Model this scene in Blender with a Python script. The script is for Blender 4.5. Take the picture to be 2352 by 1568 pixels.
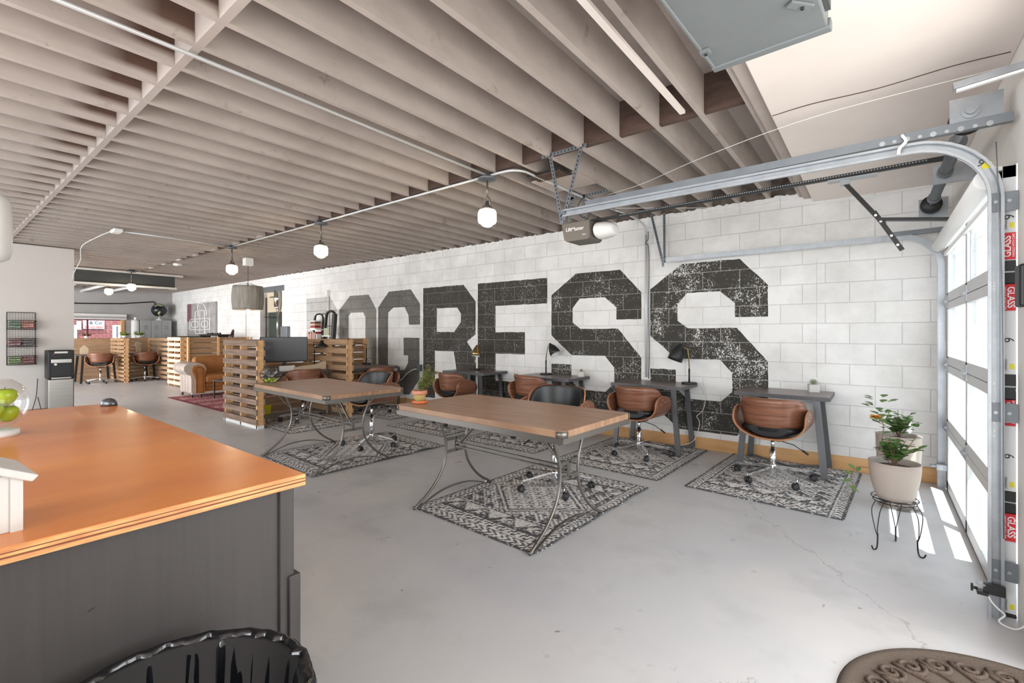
import bpy, bmesh, math, random
import numpy as np
from mathutils import Vector, Matrix
PI = math.pi
C = bpy.context.scene
COL = C.collection
for o in list(bpy.data.objects): bpy.data.objects.remove(o)

# ---------------------------------------------------------------- camera, world, sun, large lights, exposure
YAW = math.atan2(839., 1070.)          # camera forward is turned this much to the left of +Y
CH = 1.35
cd = bpy.data.cameras.new('camera'); cam = bpy.data.objects.new('camera', cd); COL.objects.link(cam)
cam.location = (0, 0, CH); cam.rotation_euler = (PI/2, 0, YAW)
cd.sensor_width = 36; cd.lens = 1070/2352*36; cd.shift_y = -19/2352; cd.clip_start = .02; cd.clip_end = 200
C.camera = cam
w = bpy.data.worlds.new('sky'); C.world = w; w.use_nodes = True
w.node_tree.nodes['Background'].inputs[0].default_value = (.86, .93, 1, 1)
w.node_tree.nodes['Background'].inputs[1].default_value = 3.4
def lamp(name, kind, loc, energy, color=(1, 1, 1), direction=None, **k):
    l = bpy.data.lights.new(name, kind); l.energy = energy; l.color = color
    for a, b in k.items(): setattr(l, a, b)
    o = bpy.data.objects.new(name, l); COL.objects.link(o); o.location = loc
    if direction: o.rotation_euler = Vector(direction).to_track_quat('-Z', 'Y').to_euler()
    return o
lamp('sun', 'SUN', (5, -4, 12), 15, (1, .97, .92), (-.31, .40, -1), angle=.006)
# daylight entering the storefront openings of the unseen south side
lamp('daylight_storefront', 'AREA', (-1.9, -2.9, 1.5), 130, (1, 1, 1), (0, 1, .10), shape='RECTANGLE', size=3.6, size_y=2.3)
lamp('daylight_storefront', 'AREA', (-8.2, -2.9, 1.5), 85, (1, 1, 1), (0, 1, .10), shape='RECTANGLE', size=4.6, size_y=2.3)
lamp('daylight_entrance', 'AREA', (.9, 1.7, 1.3), 40, (1, .99, .97), (-1, .1, .1), shape='RECTANGLE', size=1.9, size_y=2.2)
lamp('added_far_fill', 'AREA', (-14.5, -2.9, 1.5), 560, (1, 1, 1), (.05, 1, .05), shape='RECTANGLE', size=6, size_y=2.3)  # added fill lamp that brightens the far end, no opening seen there
vs = C.view_settings; C.display_settings.display_device = 'sRGB'
vs.view_transform = 'Standard'; vs.look = 'None'; vs.exposure = .08; vs.gamma = 1; vs.use_curve_mapping = False

# ---------------------------------------------------------------- helpers
def L(*c):
    return tuple((((v/255+.055)/1.055)**2.4 if v/255 > .04045 else v/255/12.92) for v in c) + (1,)
_c, _s = math.cos(YAW), math.sin(YAW)
def ray(px, py):
    d = px-1176; return (-_s*1070+_c*d, _c*1070+_s*d, 765-py)
def onY(px, py, Y): r = ray(px, py); t = Y/r[1]; return Vector((r[0]*t, Y, CH+r[2]*t))
def onX(px, py, X): r = ray(px, py); t = X/r[0]; return Vector((X, r[1]*t, CH+r[2]*t))
def onZ(px, py, Z): r = ray(px, py); t = (Z-CH)/r[2]; return Vector((r[0]*t, r[1]*t, Z))

def mat(name, color=(.5, .5, .5, 1), rough=.6, metal=0, noise=None, bump=None, spec=.5, alpha=1, emit=None, trans=0, coat=0):
    """noise=(scale xyz or float, amount, color2); bump=(scale,strength)"""
    m = bpy.data.materials.new(name); m.use_nodes = True
    nt = m.node_tree; b = nt.nodes['Principled BSDF']
    b.inputs['Base Color'].default_value = color; b.inputs['Roughness'].default_value = rough
    b.inputs['Metallic'].default_value = metal; b.inputs['Specular IOR Level'].default_value = spec
    b.inputs['Transmission Weight'].default_value = trans; b.inputs['Coat Weight'].default_value = coat
    if emit: b.inputs['Emission Color'].default_value = emit[0]; b.inputs['Emission Strength'].default_value = emit[1]
    tc = nt.nodes.new('ShaderNodeTexCoord')
    if noise:
        sc, amt, c2 = noise
        mp = nt.nodes.new('ShaderNodeMapping'); nt.links.new(tc.outputs['Object'], mp.inputs[0])
        mp.inputs['Scale'].default_value = sc if isinstance(sc, tuple) else (sc, sc, sc)
        n = nt.nodes.new('ShaderNodeTexNoise'); n.inputs['Scale'].default_value = 1; n.inputs['Detail'].default_value = 6; n.inputs['Roughness'].default_value = .62
        nt.links.new(mp.outputs[0], n.inputs['Vector'])
        r = nt.nodes.new('ShaderNodeMapRange'); r.inputs[1].default_value = .36; r.inputs[2].default_value = .66; r.inputs[4].default_value = amt
        nt.links.new(n.outputs[0], r.inputs[0])
        mx = nt.nodes.new('ShaderNodeMix'); mx.data_type = 'RGBA'; mx.inputs[6].default_value = color; mx.inputs[7].default_value = c2
        nt.links.new(r.outputs[0], mx.inputs[0]); nt.links.new(mx.outputs[2], b.inputs['Base Color'])
    if bump:
        n2 = nt.nodes.new('ShaderNodeTexNoise'); n2.inputs['Scale'].default_value = bump[0]; n2.inputs['Detail'].default_value = 4
        nt.links.new(tc.outputs['Object'], n2.inputs['Vector'])
        bp = nt.nodes.new('ShaderNodeBump'); bp.inputs['Strength'].default_value = bump[1]; bp.inputs['Distance'].default_value = .004
        nt.links.new(n2.outputs[0], bp.inputs['Height']); nt.links.new(bp.outputs[0], b.inputs['Normal'])
    return m
def glassy(name, tint=(1, 1, 1, 1), fac=.1, rough=.02):
    m = bpy.data.materials.new(name); m.use_nodes = True; nt = m.node_tree; nt.nodes.clear()
    o = nt.nodes.new('ShaderNodeOutputMaterial'); t = nt.nodes.new('ShaderNodeBsdfTransparent'); g = nt.nodes.new('ShaderNodeBsdfGlossy')
    f = nt.nodes.new('ShaderNodeLayerWeight'); f.inputs[0].default_value = .25
    ad = nt.nodes.new('ShaderNodeMath'); ad.operation = 'MULTIPLY_ADD'; ad.inputs[1].default_value = .4; ad.inputs[2].default_value = fac; ad.use_clamp = True
    x = nt.nodes.new('ShaderNodeMixShader'); t.inputs[0].default_value = tint; g.inputs['Roughness'].default_value = rough
    nt.links.new(f.outputs['Facing'], ad.inputs[0]); nt.links.new(ad.outputs[0], x.inputs[0]); nt.links.new(t.outputs[0], x.inputs[1]); nt.links.new(g.outputs[0], x.inputs[2]); nt.links.new(x.outputs[0], o.inputs[0])
    return m

class B:
    """collects shapes into one mesh"""
    def __init__(s): s.bm = bmesh.new(); s.mats = []; s.mi = 0
    def use(s, m):
        if m not in s.mats: s.mats.append(m)
        s.mi = s.mats.index(m); return s
    def face(s, vs, smooth=False):
        try: f = s.bm.faces.new(vs)
        except ValueError: return None
        f.material_index = s.mi; f.smooth = smooth; return f
    def box(s, x0, x1, y0, y1, z0, z1, M=None):
        v = [s.bm.verts.new((x, y, z)) for x in (x0, x1) for y in (y0, y1) for z in (z0, z1)]
        for q in ((0, 1, 3, 2), (4, 6, 7, 5), (0, 4, 5, 1), (2, 3, 7, 6), (0, 2, 6, 4), (1, 5, 7, 3)): s.face([v[i] for i in q])
        if M: bmesh.ops.transform(s.bm, matrix=M, verts=v)
        return s
    def beam(s, a, b, w, h, up=(0, 0, 1)):
        """rectangular bar from a to b"""
        a, b = Vector(a), Vector(b); t = (b-a).normalized(); u = Vector(up)
        if abs(t.dot(u)) > .98: u = Vector((1, 0, 0))
        r = t.cross(u).normalized()*w/2; u = r.cross(t).normalized()*h/2
        v = [s.bm.verts.new(p+i*r+j*u) for p in (a, b) for i, j in ((-1, -1), (1, -1), (1, 1), (-1, 1))]
        s.face(v[3::-1]); s.face(v[4:])
        for i in range(4): j = (i+1) % 4; s.face([v[i], v[j], v[4+j], v[4+i]])
        return s
    def ring_sweep(s, rings, smooth=True, cap=True, closed=False):
        rv = [[s.bm.verts.new(p) for p in r] for r in rings]; n = len(rv[0])
        m = len(rv) if closed else len(rv)-1
        for i in range(m):
            a, b = rv[i], rv[(i+1) % len(rv)]
            for j in range(n): k = (j+1) % n; s.face([a[j], a[k], b[k], b[j]], smooth)
        if cap and not closed: s.face(rv[0][::-1]); s.face(rv[-1])
        return s
    def tube(s, pts, r, n=8, smooth=True, closed=False):
        pts = [Vector(p) for p in pts]; rings = []; ref = None; N = len(pts)
        for i, p in enumerate(pts):
            t = ((pts[(i+1) % N]-pts[i-1]) if closed else (pts[min(i+1, N-1)]-pts[max(i-1, 0)])).normalized()
            if ref is None: ref = Vector((0, 0, 1)) if abs(t.z) < .9 else Vector((1, 0, 0))
            u = (ref-t*ref.dot(t)).normalized(); v = t.cross(u); ref = u
            rr = r[i] if isinstance(r, (list, tuple)) else r
            rings.append([p+(u*math.cos(q*2*PI/n)+v*math.sin(q*2*PI/n))*rr for q in range(n)])
        return s.ring_sweep(rings, smooth, True, closed)
    def cyl(s, a, b, r, r2=None, n=16): return s.tube([a, b], [r, r if r2 is None else r2], n)
    def lathe(s, prof, c=(0, 0, 0), n=24, M=None, close=False, sx=1, sy=1):
        """profile of (r,z) round the z axis"""
        c = Vector(c); rings = []
        for r, z in prof:
            ring = [Vector((r*math.cos(i*2*PI/n)*sx, r*math.sin(i*2*PI/n)*sy, z)) for i in range(n)]
            if M: ring = [M @ q for q in ring]
            rings.append([q+c for q in ring])
        return s.ring_sweep(rings, True, not close, close)
    def sweep(s, path, prof, bi, smooth=False, cap=True):
        """profile (offset along binormal, offset along normal) swept along path; bi = fixed binormal"""
        path = [Vector(p) for p in path]; bi = Vector(bi); rings = []; N = len(path)
        for i, p in enumerate(path):
            t = (path[min(i+1, N-1)]-path[max(i-1, 0)]).normalized(); nn = bi.cross(t).normalized()
            rings.append([p+bi*a+nn*b for a, b in prof])
        return s.ring_sweep(rings, smooth, cap)
    def poly(s, pts, h=None, axis=None):
        """flat polygon, optionally extruded by vector"""
        v = [s.bm.verts.new(p) for p in pts]; s.face(v)
        if h is not None:
            h = Vector(h); u = [s.bm.verts.new(Vector(p)+h) for p in pts]; s.face(u[::-1]); n = len(v)
            for i in range(n): j = (i+1) % n; s.face([v[j], v[i], u[i], u[j]])
        return s
    def blob(s, c, r, M=None, u=14, v=10):
        m = Matrix.Translation(c) @ (M or Matrix.Identity(4)) @ Matrix.Diagonal((*(r if isinstance(r, tuple) else (r, r, r)), 1))
        g = bmesh.ops.create_uvsphere(s.bm, u_segments=u, v_segments=v, radius=1, matrix=m)
        for q in g['verts']:
            for f in q.link_faces: f.smooth = True; f.material_index = s.mi
        return s
    def make(s, name, m=None, parent=None, loc=None, fix=True):
        if fix: bmesh.ops.recalc_face_normals(s.bm, faces=s.bm.faces)
        me = bpy.data.meshes.new(name); s.bm.to_mesh(me); s.bm.free()
        for q in (s.mats or ([m] if m else [])): me.materials.append(q)
        return link(name, me, parent, loc)
def link(name, me, parent=None, loc=None):
    o = bpy.data.objects.new(name, me); COL.objects.link(o)
    if parent is not None: o.parent = parent
    if loc is not None: o.location = loc
    return o
def bev(o, wd=.004, seg=2):
    m = o.modifiers.new('bevel', 'BEVEL'); m.width = wd; m.segments = seg; m.limit_method = 'ANGLE'; return o
def tag(o, label, cat, group=None):
    o['label'] = label; o['category'] = cat
    if group: o['group'] = group
    return o
def thing(name, label, cat, loc=(0, 0, 0), rz=0, group=None):
    o = bpy.data.objects.new(name, None); COL.objects.link(o); o.location = loc; o.rotation_euler = (0, 0, rz); o.empty_display_size = .1
    return tag(o, label, cat, group)
def struct(o, label=None):
    o['kind'] = 'structure'
    if label: o['label'] = label
    return o
def dup(o, parent=None):
    c = o.copy(); COL.objects.link(c)
    if parent is not None: c.parent = parent; c.matrix_parent_inverse = o.matrix_parent_inverse
    for ch in [q for q in ALLCH(o)]: dup(ch, c)
    return c
def ALLCH(o): return [q for q in bpy.data.objects if q.parent == o]
def text(body, size, loc, rot, m, name='lettering', parent=None, ext=.0006, align='LEFT', bold=0, xs=1):
    cu = bpy.data.curves.new(name, 'FONT'); cu.body = body; cu.size = size; cu.extrude = ext; cu.align_x = align; cu.offset = bold
    t = bpy.data.objects.new('t', cu); COL.objects.link(t); dg = bpy.context.evaluated_depsgraph_get(); dg.update()
    me = bpy.data.meshes.new_from_object(t.evaluated_get(dg)); bpy.data.objects.remove(t)
    me.materials.clear(); me.materials.append(m)
    o = link(name, me, parent, loc); o.rotation_euler = rot; o.scale = (xs, 1, 1); return o
def arc(cx, cz, r, a0, a1, n=8): return [(cx+r*math.cos(a0+(a1-a0)*i/n), cz+r*math.sin(a0+(a1-a0)*i/n)) for i in range(n+1)]
def spline(pts, n=6):
    """Catmull-Rom through points"""
    P = [Vector(p) for p in pts]; P = [2*P[0]-P[1]]+P+[2*P[-1]-P[-2]]; out = []
    for i in range(1, len(P)-2):
        for k in range(n):
            t = k/n; a, b, c, d = P[i-1:i+3]
            out.append(.5*((2*b)+(c-a)*t+(2*a-5*b+4*c-d)*t*t+(3*b-a-3*c+d)*t**3))
    return out+[P[-2]]

# ---------------------------------------------------------------- materials
M = {}
M['tan'] = mat('ceiling_paint', L(182, 171, 163), .75, noise=((.8, 2.2, 5), .55, L(156, 144, 136)), bump=(30, .15))
M['tan_flat'] = mat('plaster', L(236, 226, 219), .8, noise=(1.3, .5, L(222, 210, 202)), bump=(14, .12))
M['brownwood'] = mat('bare_brown_wood', L(86, 66, 56), .85, noise=((6, 6, 22), .8, L(60, 46, 40)))
M['white_paint'] = mat('white_paint', L(232, 230, 226), .55, noise=(3, .4, L(214, 212, 208)))
M['white'] = mat('white_plastic', L(238, 238, 236), .35)
M['partition'] = mat('partition_paint', L(214, 208, 202), .7, noise=(1.1, .3, L(206, 199, 193)))
M['graywall'] = mat('gray_wall_paint', L(176, 173, 171), .8, noise=(2, .5, L(162, 159, 157)))
M['pine'] = mat('pine_trim', L(214, 168, 116), .55, noise=((2.2, 14, 14), .8, L(196, 146, 92)))
M['pallet'] = mat('pallet_wood', L(186, 152, 118), .75, noise=((2.5, 2.5, 30), .85, L(148, 116, 88)), bump=(40, .2))
M['palletX'] = mat('pallet_wood_pale', L(222, 180, 132), .7, noise=((4, 4, 22), .8, L(198, 150, 102)))
M['palletG'] = mat('weathered_pallet_wood', L(156, 132, 114), .8, noise=((2.2, 2.2, 34), .9, L(110, 90, 78)), bump=(50, .25))
M['walnut'] = mat('walnut_veneer', L(142, 94, 70), .34, noise=((3.5, 3.5, 52), .9, L(98, 60, 44)), coat=.2)
M['walnut_edge'] = mat('plywood_edge', L(176, 122, 84), .5)
M['leather'] = mat('black_leather', L(26, 27, 29), .36, bump=(120, .2))
M['chrome'] = mat('chrome', (.82, .82, .84, 1), .12, 1)
M['caster'] = mat('caster_plastic', L(40, 41, 43), .5)
M['steel'] = mat('painted_steel_leg', L(104, 105, 107), .42, .55)
M['bronze'] = mat('brushed_gunmetal', L(124, 119, 113), .34, .75)
M['deskedge'] = mat('desk_grey_edge', L(92, 90, 92), .5, noise=((40, 8, 8), .5, L(80, 78, 80)))
M['desktop'] = mat('desk_gray_brown_top', L(122, 108, 102), .3, noise=((3, 30, 5), .8, L(92, 80, 76)))
M['galv'] = mat('galvanized_steel', L(176, 180, 184), .36, .6, noise=(9, .6, L(146, 151, 156)))
M['galvd'] = mat('dark_galvanized_steel', L(126, 131, 136), .42, .6, noise=(7, .5, L(104, 109, 114)))
M['black'] = mat('black_metal', L(30, 30, 31), .45)
M['blackwire'] = mat('black_wire', L(34, 33, 33), .5, .3)
M['alu'] = mat('door_frame_aluminium', L(206, 208, 209), .42, .25)
M['red'] = mat('red_sticker', L(214, 32, 42), .5)
M['sticker'] = mat('white_sticker', L(216, 217, 218), .5)
M['yellow'] = mat('yellow_sticker', L(226, 212, 44), .5)
M['ink'] = mat('printed_ink', L(60, 60, 62), .7)
M['whiteink'] = mat('white_print', L(240, 240, 240), .6)
M['redink'] = mat('red_print', L(190, 50, 50), .6)
M['terra'] = mat('terracotta', L(196, 122, 92), .75, noise=(24, .75, L(206, 160, 134)))
M['terra2'] = mat('orange_saucer', L(222, 120, 74), .6)
M['moss'] = mat('mossy_terracotta', L(186, 150, 100), .8, noise=(26, .9, L(150, 158, 76)))
M['leaf'] = mat('leaf_green', L(96, 128, 66), .5, noise=(20, .8, L(62, 92, 44)))
M['leafy'] = mat('bright_leaf', L(150, 172, 78), .5, noise=(30, .8, L(104, 136, 52)))
M['leafp'] = mat('pale_succulent', L(160, 166, 140), .6)
M['stem'] = mat('plant_stem', L(120, 96, 70), .7)
M['petal'] = mat('orange_petal', L(250, 176, 60), .6)
M['soil'] = mat('soil', L(78, 62, 52), .95, bump=(60, .9), noise=(50, .9, L(120, 100, 86)))
M['pot'] = mat('taupe_resin_pot', L(172, 160, 150), .6, noise=(3, .3, L(164, 152, 142)))
M['concrete_pot'] = mat('pale_concrete', L(208, 204, 200), .85, bump=(60, .3))
M['duct'] = mat('gray_duct_paint', L(112, 117, 118), .5, noise=(3, .35, L(100, 104, 105)), bump=(25, .12))
M['duct_dark'] = mat('dark_gray_duct', L(70, 74, 75), .6, noise=(3, .4, L(60, 63, 64)))
M['counter_side'] = mat('counter_gray_stain', L(62, 57, 55), .6, noise=((50, 50, 2.2), .6, L(52, 48, 46)), bump=(60, .12))
M['bag'] = mat('black_plastic_bag', L(16, 18, 22), .18, spec=.8, bump=(16, 1.0))
M['tanleather'] = mat('tan_leather', L(176, 118, 66), .42, noise=(5, .8, L(146, 92, 46)), bump=(60, .15))
M['creamleather'] = mat('pale_hide', L(192, 178, 168), .36, noise=(9, .5, L(170, 156, 146)))
M['steel_br'] = mat('brushed_stainless', L(166, 162, 156), .24, .95, noise=((1, 1, 60), .4, L(140, 136, 130)))
M['dkgreen'] = mat('dark_green_metal', L(38, 54, 46), .5)
M['screen'] = mat('switched_off_screen', L(60, 62, 68), .22, spec=1.0)
M['cardb'] = mat('cardboard', L(206, 186, 158), .8)
M['locker'] = mat('gray_locker', L(168, 170, 171), .45, .3)
M['beige'] = mat('beige_utility_metal', L(196, 182, 158), .6)
M['fabric'] = mat('shade_linen', L(158, 154, 146), .9, noise=((30, 30, 3), .9, L(126, 122, 114)), bump=(50, .5))
M['green_apple'] = mat('green_apple', L(168, 190, 40), .32, noise=(14, .5, L(146, 172, 34)))
M['glass'] = glassy('clear_glass', (1, 1, 1, 1), .05)
M['pane'] = glassy('window_pane', (.96, .985, 1, 1), .05)
M['jar'] = glassy('clear_bowl_glass', (.96, .97, .97, 1), .03)
M['bulb'] = mat('glowing_bulb', L(255, 244, 220), .4, emit=((1, .86, .62, 1), 14))
M['shade_on'] = mat('lit_frosted_glass', L(255, 240, 212), .4, emit=((1, .85, .62, 1), 2.2))
M['filament'] = mat('glowing_filament_bulb', L(255, 220, 160), .4, emit=((1, .72, .4, 1), 10))
M['tube_on'] = mat('lit_tube', L(255, 255, 255), .4, emit=((1, .98, .95, 1), 3))
M['asphalt'] = mat('pale_concrete_outside', L(186, 182, 176), .9, noise=(.6, .5, L(168, 164, 158)))

def nodes(m): return m.node_tree.nodes, m.node_tree.links, m.node_tree.nodes['Principled BSDF']
# floor: painted grey concrete with soft clouds, chips, cracks
def floor_mat():
    m = mat('painted_concrete_floor', L(180, 180, 183), .34); n, l, b = nodes(m)
    tc = n.new('ShaderNodeTexCoord')
    def noise(sc, det=5, rough=.6):
        q = n.new('ShaderNodeTexNoise'); q.inputs['Scale'].default_value = sc; q.inputs['Detail'].default_value = det; q.inputs['Roughness'].default_value = rough; l.new(tc.outputs['Object'], q.inputs['Vector']); return q
    def rng(src, a, c, lo=0, hi=1):
        q = n.new('ShaderNodeMapRange'); q.inputs[1].default_value = a; q.inputs[2].default_value = c; q.inputs[3].default_value = lo; q.inputs[4].default_value = hi; l.new(src, q.inputs[0]); return q.outputs[0]
    def mix(f, c1, c2):
        q = n.new('ShaderNodeMix'); q.data_type = 'RGBA'
        l.new(f, q.inputs[0])
        for i, c in ((6, c1), (7, c2)):
            if isinstance(c, tuple): q.inputs[i].default_value = c
            else: l.new(c, q.inputs[i])
        return q.outputs[2]
    base = mix(rng(noise(.7).outputs[0], .35, .7), L(188, 188, 192), L(202, 200, 198))
    base = mix(rng(noise(2.3).outputs[0], .52, .75, 0, .5), base, L(162, 161, 162))
    chips = rng(noise(17, 3, .7).outputs[0], .735, .75, 0, .75)
    base = mix(chips, base, L(214, 210, 204))
    spots = rng(noise(11, 2, .6).outputs[0], .745, .76, 0, .7)
    base = mix(spots, base, L(110, 108, 106))
    # hairline cracks: thin contour of a voronoi warped by noise
    v = n.new('ShaderNodeTexVoronoi'); v.feature = 'DISTANCE_TO_EDGE'; v.inputs['Scale'].default_value = .27
    wn = noise(3, 6, .7); ad = n.new('ShaderNodeVectorMath'); ad.operation = 'MULTIPLY_ADD'; ad.inputs[1].default_value = (.35, .35, .35)
    l.new(wn.outputs['Color'], ad.inputs[0]); l.new(tc.outputs['Object'], ad.inputs[2]); l.new(ad.outputs[0], v.inputs['Vector'])
    ck = rng(v.outputs['Distance'], .0007, .0016, .45, 0)
    base = mix(ck, base, L(128, 126, 124))
    l.new(base, b.inputs['Base Color'])
    l.new(rng(noise(5).outputs[0], .3, .7, .26, .46), b.inputs['Roughness'])
    bp = n.new('ShaderNodeBump'); bp.inputs['Strength'].default_value = .25; bp.inputs['Distance'].default_value = .003
    l.new(noise(9).outputs[0], bp.inputs['Height']); l.new(bp.outputs[0], b.inputs['Normal'])
    return m
M['floor'] = floor_mat()

def block_mat(name, c1, c2, speck=0., speck_color=None, joint=None, groove=.5):
    """painted concrete block: running bond, shallow joints; speck = share of bare white dots in black paint"""
    m = mat(name, c1, .72); n, l, b = nodes(m)
    tc = n.new('ShaderNodeTexCoord'); sp = n.new('ShaderNodeSeparateXYZ'); l.new(tc.outputs['Object'], sp.inputs[0])
    cb = n.new('ShaderNodeCombineXYZ')
    ax = n.new('ShaderNodeMath'); ax.inputs[1].default_value = 40*.3975+.016; l.new(sp.outputs[0], ax.inputs[0]); l.new(ax.outputs[0], cb.inputs[0])
    az = n.new('ShaderNodeMath'); az.inputs[1].default_value = -.028+.2032*2; l.new(sp.outputs[2], az.inputs[0]); l.new(az.outputs[0], cb.inputs[1])
    br = n.new('ShaderNodeTexBrick'); br.offset = .5; br.offset_frequency = 2
    br.inputs['Scale'].default_value = 1; br.inputs['Brick Width'].default_value = .3975; br.inputs['Row Height'].default_value = .2032
    br.inputs['Mortar Size'].default_value = .0045; br.inputs['Mortar Smooth'].default_value = .6
    l.new(cb.outputs[0], br.inputs['Vector'])
    br.inputs['Color1'].default_value = (0, 0, 0, 1); br.inputs['Color2'].default_value = (1, 1, 1, 1); br.inputs['Mortar'].default_value = (.5, .5, .5, 1)
    def noise(sc, det=5, rough=.6, v=None):
        q = n.new('ShaderNodeTexNoise'); q.inputs['Scale'].default_value = sc; q.inputs['Detail'].default_value = det; q.inputs['Roughness'].default_value = rough; l.new(tc.outputs['Object'], q.inputs['Vector']); return q
    def rng(src, a, c, lo=0, hi=1):
        q = n.new('ShaderNodeMapRange'); q.inputs[1].default_value = a; q.inputs[2].default_value = c; q.inputs[3].default_value = lo; q.inputs[4].default_value = hi; l.new(src, q.inputs[0]); return q.outputs[0]
    def mix(f, c_1, c_2):
        q = n.new('ShaderNodeMix'); q.data_type = 'RGBA'; l.new(f, q.inputs[0])
        for i, c in ((6, c_1), (7, c_2)):
            if isinstance(c, tuple): q.inputs[i].default_value = c
            else: l.new(c, q.inputs[i])
        return q.outputs[2]
    base = mix(rng(noise(2.2).outputs[0], .42, .7, 0, .8), c1, c2)
    base = mix(rng(br.outputs['Color'], 0, 1, 0, .25), base, c2)
    if speck:
        big = rng(noise(3.1, 4, .65).outputs[0], .42, .68, .005, speck)
        fine = noise(75, 3, .75)
        th = n.new('ShaderNodeMath'); th.operation = 'ADD'; l.new(fine.outputs[0], th.inputs[0]); l.new(big, th.inputs[1])
        base = mix(rng(th.outputs[0], .665, .70), base, speck_color)
    if joint: base = mix(rng(br.outputs['Fac'], 0, 1, 0, joint[1]), base, joint[0])
    l.new(base, b.inputs['Base Color'])
    h = n.new('ShaderNodeMath'); h.operation = 'MULTIPLY_ADD'; h.inputs[1].default_value = -1.0; l.new(br.outputs['Fac'], h.inputs[0]); l.new(rng(noise(26).outputs[0], .3, .7, 0, .35), h.inputs[2])
    bp = n.new('ShaderNodeBump'); bp.inputs['Strength'].default_value = groove; bp.inputs['Distance'].default_value = .010
    l.new(h.outputs[0], bp.inputs['Height']); l.new(bp.outputs[0], b.inputs['Normal'])
    return m
WHT = L(237, 236, 234)
M['block'] = block_mat('white_painted_block', WHT, L(209, 207, 203), joint=(L(186, 184, 182), .6))
# ================================================================ SETTING
HJ = 2.80      # underside of the joists
HD = 3.06      # underside of the deck
YW = 5.66      # mural wall
XE = .52       # garage door wall
XW = -20.0
f = struct(B().box(XW-.2, XE+.25, -3.1, YW+.2, -.12, 0).make('floor', M['floor']), 'gray painted concrete floor with chips and cracks')
# mural wall with a furnace recess
b = B()
b.box(XW, -12.95, YW, YW+.2, 0, HJ); b.box(-11.8, XE+.25, YW, YW+.2, 0, HJ)
b.box(-12.95, -11.8, YW, YW+.2, 2.42, HJ); b.box(-12.95, -11.8, YW, YW+.2, 0, .02)
wall_north = struct(b.make('wall_north', M['block']), 'long white painted concrete block wall with big black letters')
b = B(); b.box(XW, -.5, YW+.03, YW+.2, HJ, HD)
M['rubble'] = mat('rough_masonry_between_joists', L(128, 116, 108), .95, noise=(12, .9, L(88, 76, 70)), bump=(18, 1))
struct(b.make('wall_north', M['rubble']), 'unpainted masonry between the joist ends')
# ragged paint edge on top of the mural wall
random.seed(5)
b = B(); pts = []
x = -12
while x < .45:
    pts.append((x, HJ+random.uniform(-.012, .016) if x < -.5 else 2.70+random.uniform(-.004, .006))); x += random.uniform(.02, .05)
rings = []
for x, z in pts: rings.append([(x, YW-.010, z-.05), (x, YW-.012-random.uniform(0, .006), z), (x, YW+.03, z), (x, YW+.03, z-.05)])
b.ring_sweep(rings, False); o = b.make('paint_edge', M['block'], wall_north)
b = B(); b.box(-.40, -.385, YW-.004, YW, 0, 2.1)   # old patched seam
b = B(); b.tube(spline([(-.47, YW-.001, 2.12), (-.485, YW-.001, 2.05), (-.482, YW-.001, 1.7), (-.484, YW-.001, 1.3), (-.482, YW-.001, .9)], 4), .004, 6)
b.make('wall_seam', M['block'], wall_north)
# painted letters
GL = {
'S': ([(.39,2.18),(1.03,2.18),(1.31,1.87),(1.31,1.53),(.98,1.53),(.98,1.69),(.82,1.83),(.45,1.83),(.34,1.70),(.34,1.50),(.46,1.41),(1.0,1.41),(1.31,1.04),(1.31,.5),(1.0,.2),(.35,.2),(0,.5),(0,.91),(.32,.91),(.32,.69),(.45,.57),(.83,.57),(.95,.69),(.95,.90),(.82,1.05),(.33,1.04),(0,1.32),(0,1.9)], None),
'E': ([(0,2.16),(1.365,2.155),(1.365,1.785),(.38,1.785),(.38,1.365),(.96,1.365),(.96,1.03),(.38,1.03),(.38,.6),(1.36,.6),(1.36,.2),(0,.2)], None),
'R': ([(0,2.165),(1.01,2.165),(1.287,1.875),(1.287,1.33),(1.09,1.21),(1.27,1.0),(1.31,.2),(.85,.2),(.85,.7),(.78,1.04),(.31,1.04),(.31,.2),(0,.2)], [(.36,1.79),(.865,1.785),(.95,1.68),(.95,1.54),(.79,1.37),(.36,1.375)]),
'G': ([(.34,2.16),(1.0,2.165),(1.255,1.887),(1.255,1.51),(.947,1.51),(.93,1.69),(.82,1.845),(.49,1.845),(.325,1.75),(.31,.75),(.49,.62),(.82,.66),(.92,.8),(.92,.935),(.79,.935),(.79,1.265),(1.24,1.265),(1.24,.5),(.95,.2),(.35,.2),(0,.5),(0,1.86)], None),
'O': ([(.4,2.14),(1.07,2.135),(1.326,1.816),(1.326,.5),(1.0,.2),(.35,.2),(0,.5),(0,1.857)], [(.35,1.72),(.44,1.785),(.88,1.78),(.955,1.68),(.955,.7),(.85,.57),(.45,.57),(.35,.7)]),
'P': ([(0,2.165),(1.01,2.165),(1.287,1.875),(1.287,1.33),(1.0,1.04),(.31,1.04),(.31,.2),(0,.2)], [(.36,1.79),(.865,1.785),(.95,1.68),(.95,1.54),(.79,1.37),(.36,1.375)]),
}
dk = L(58, 54, 46)
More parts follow.
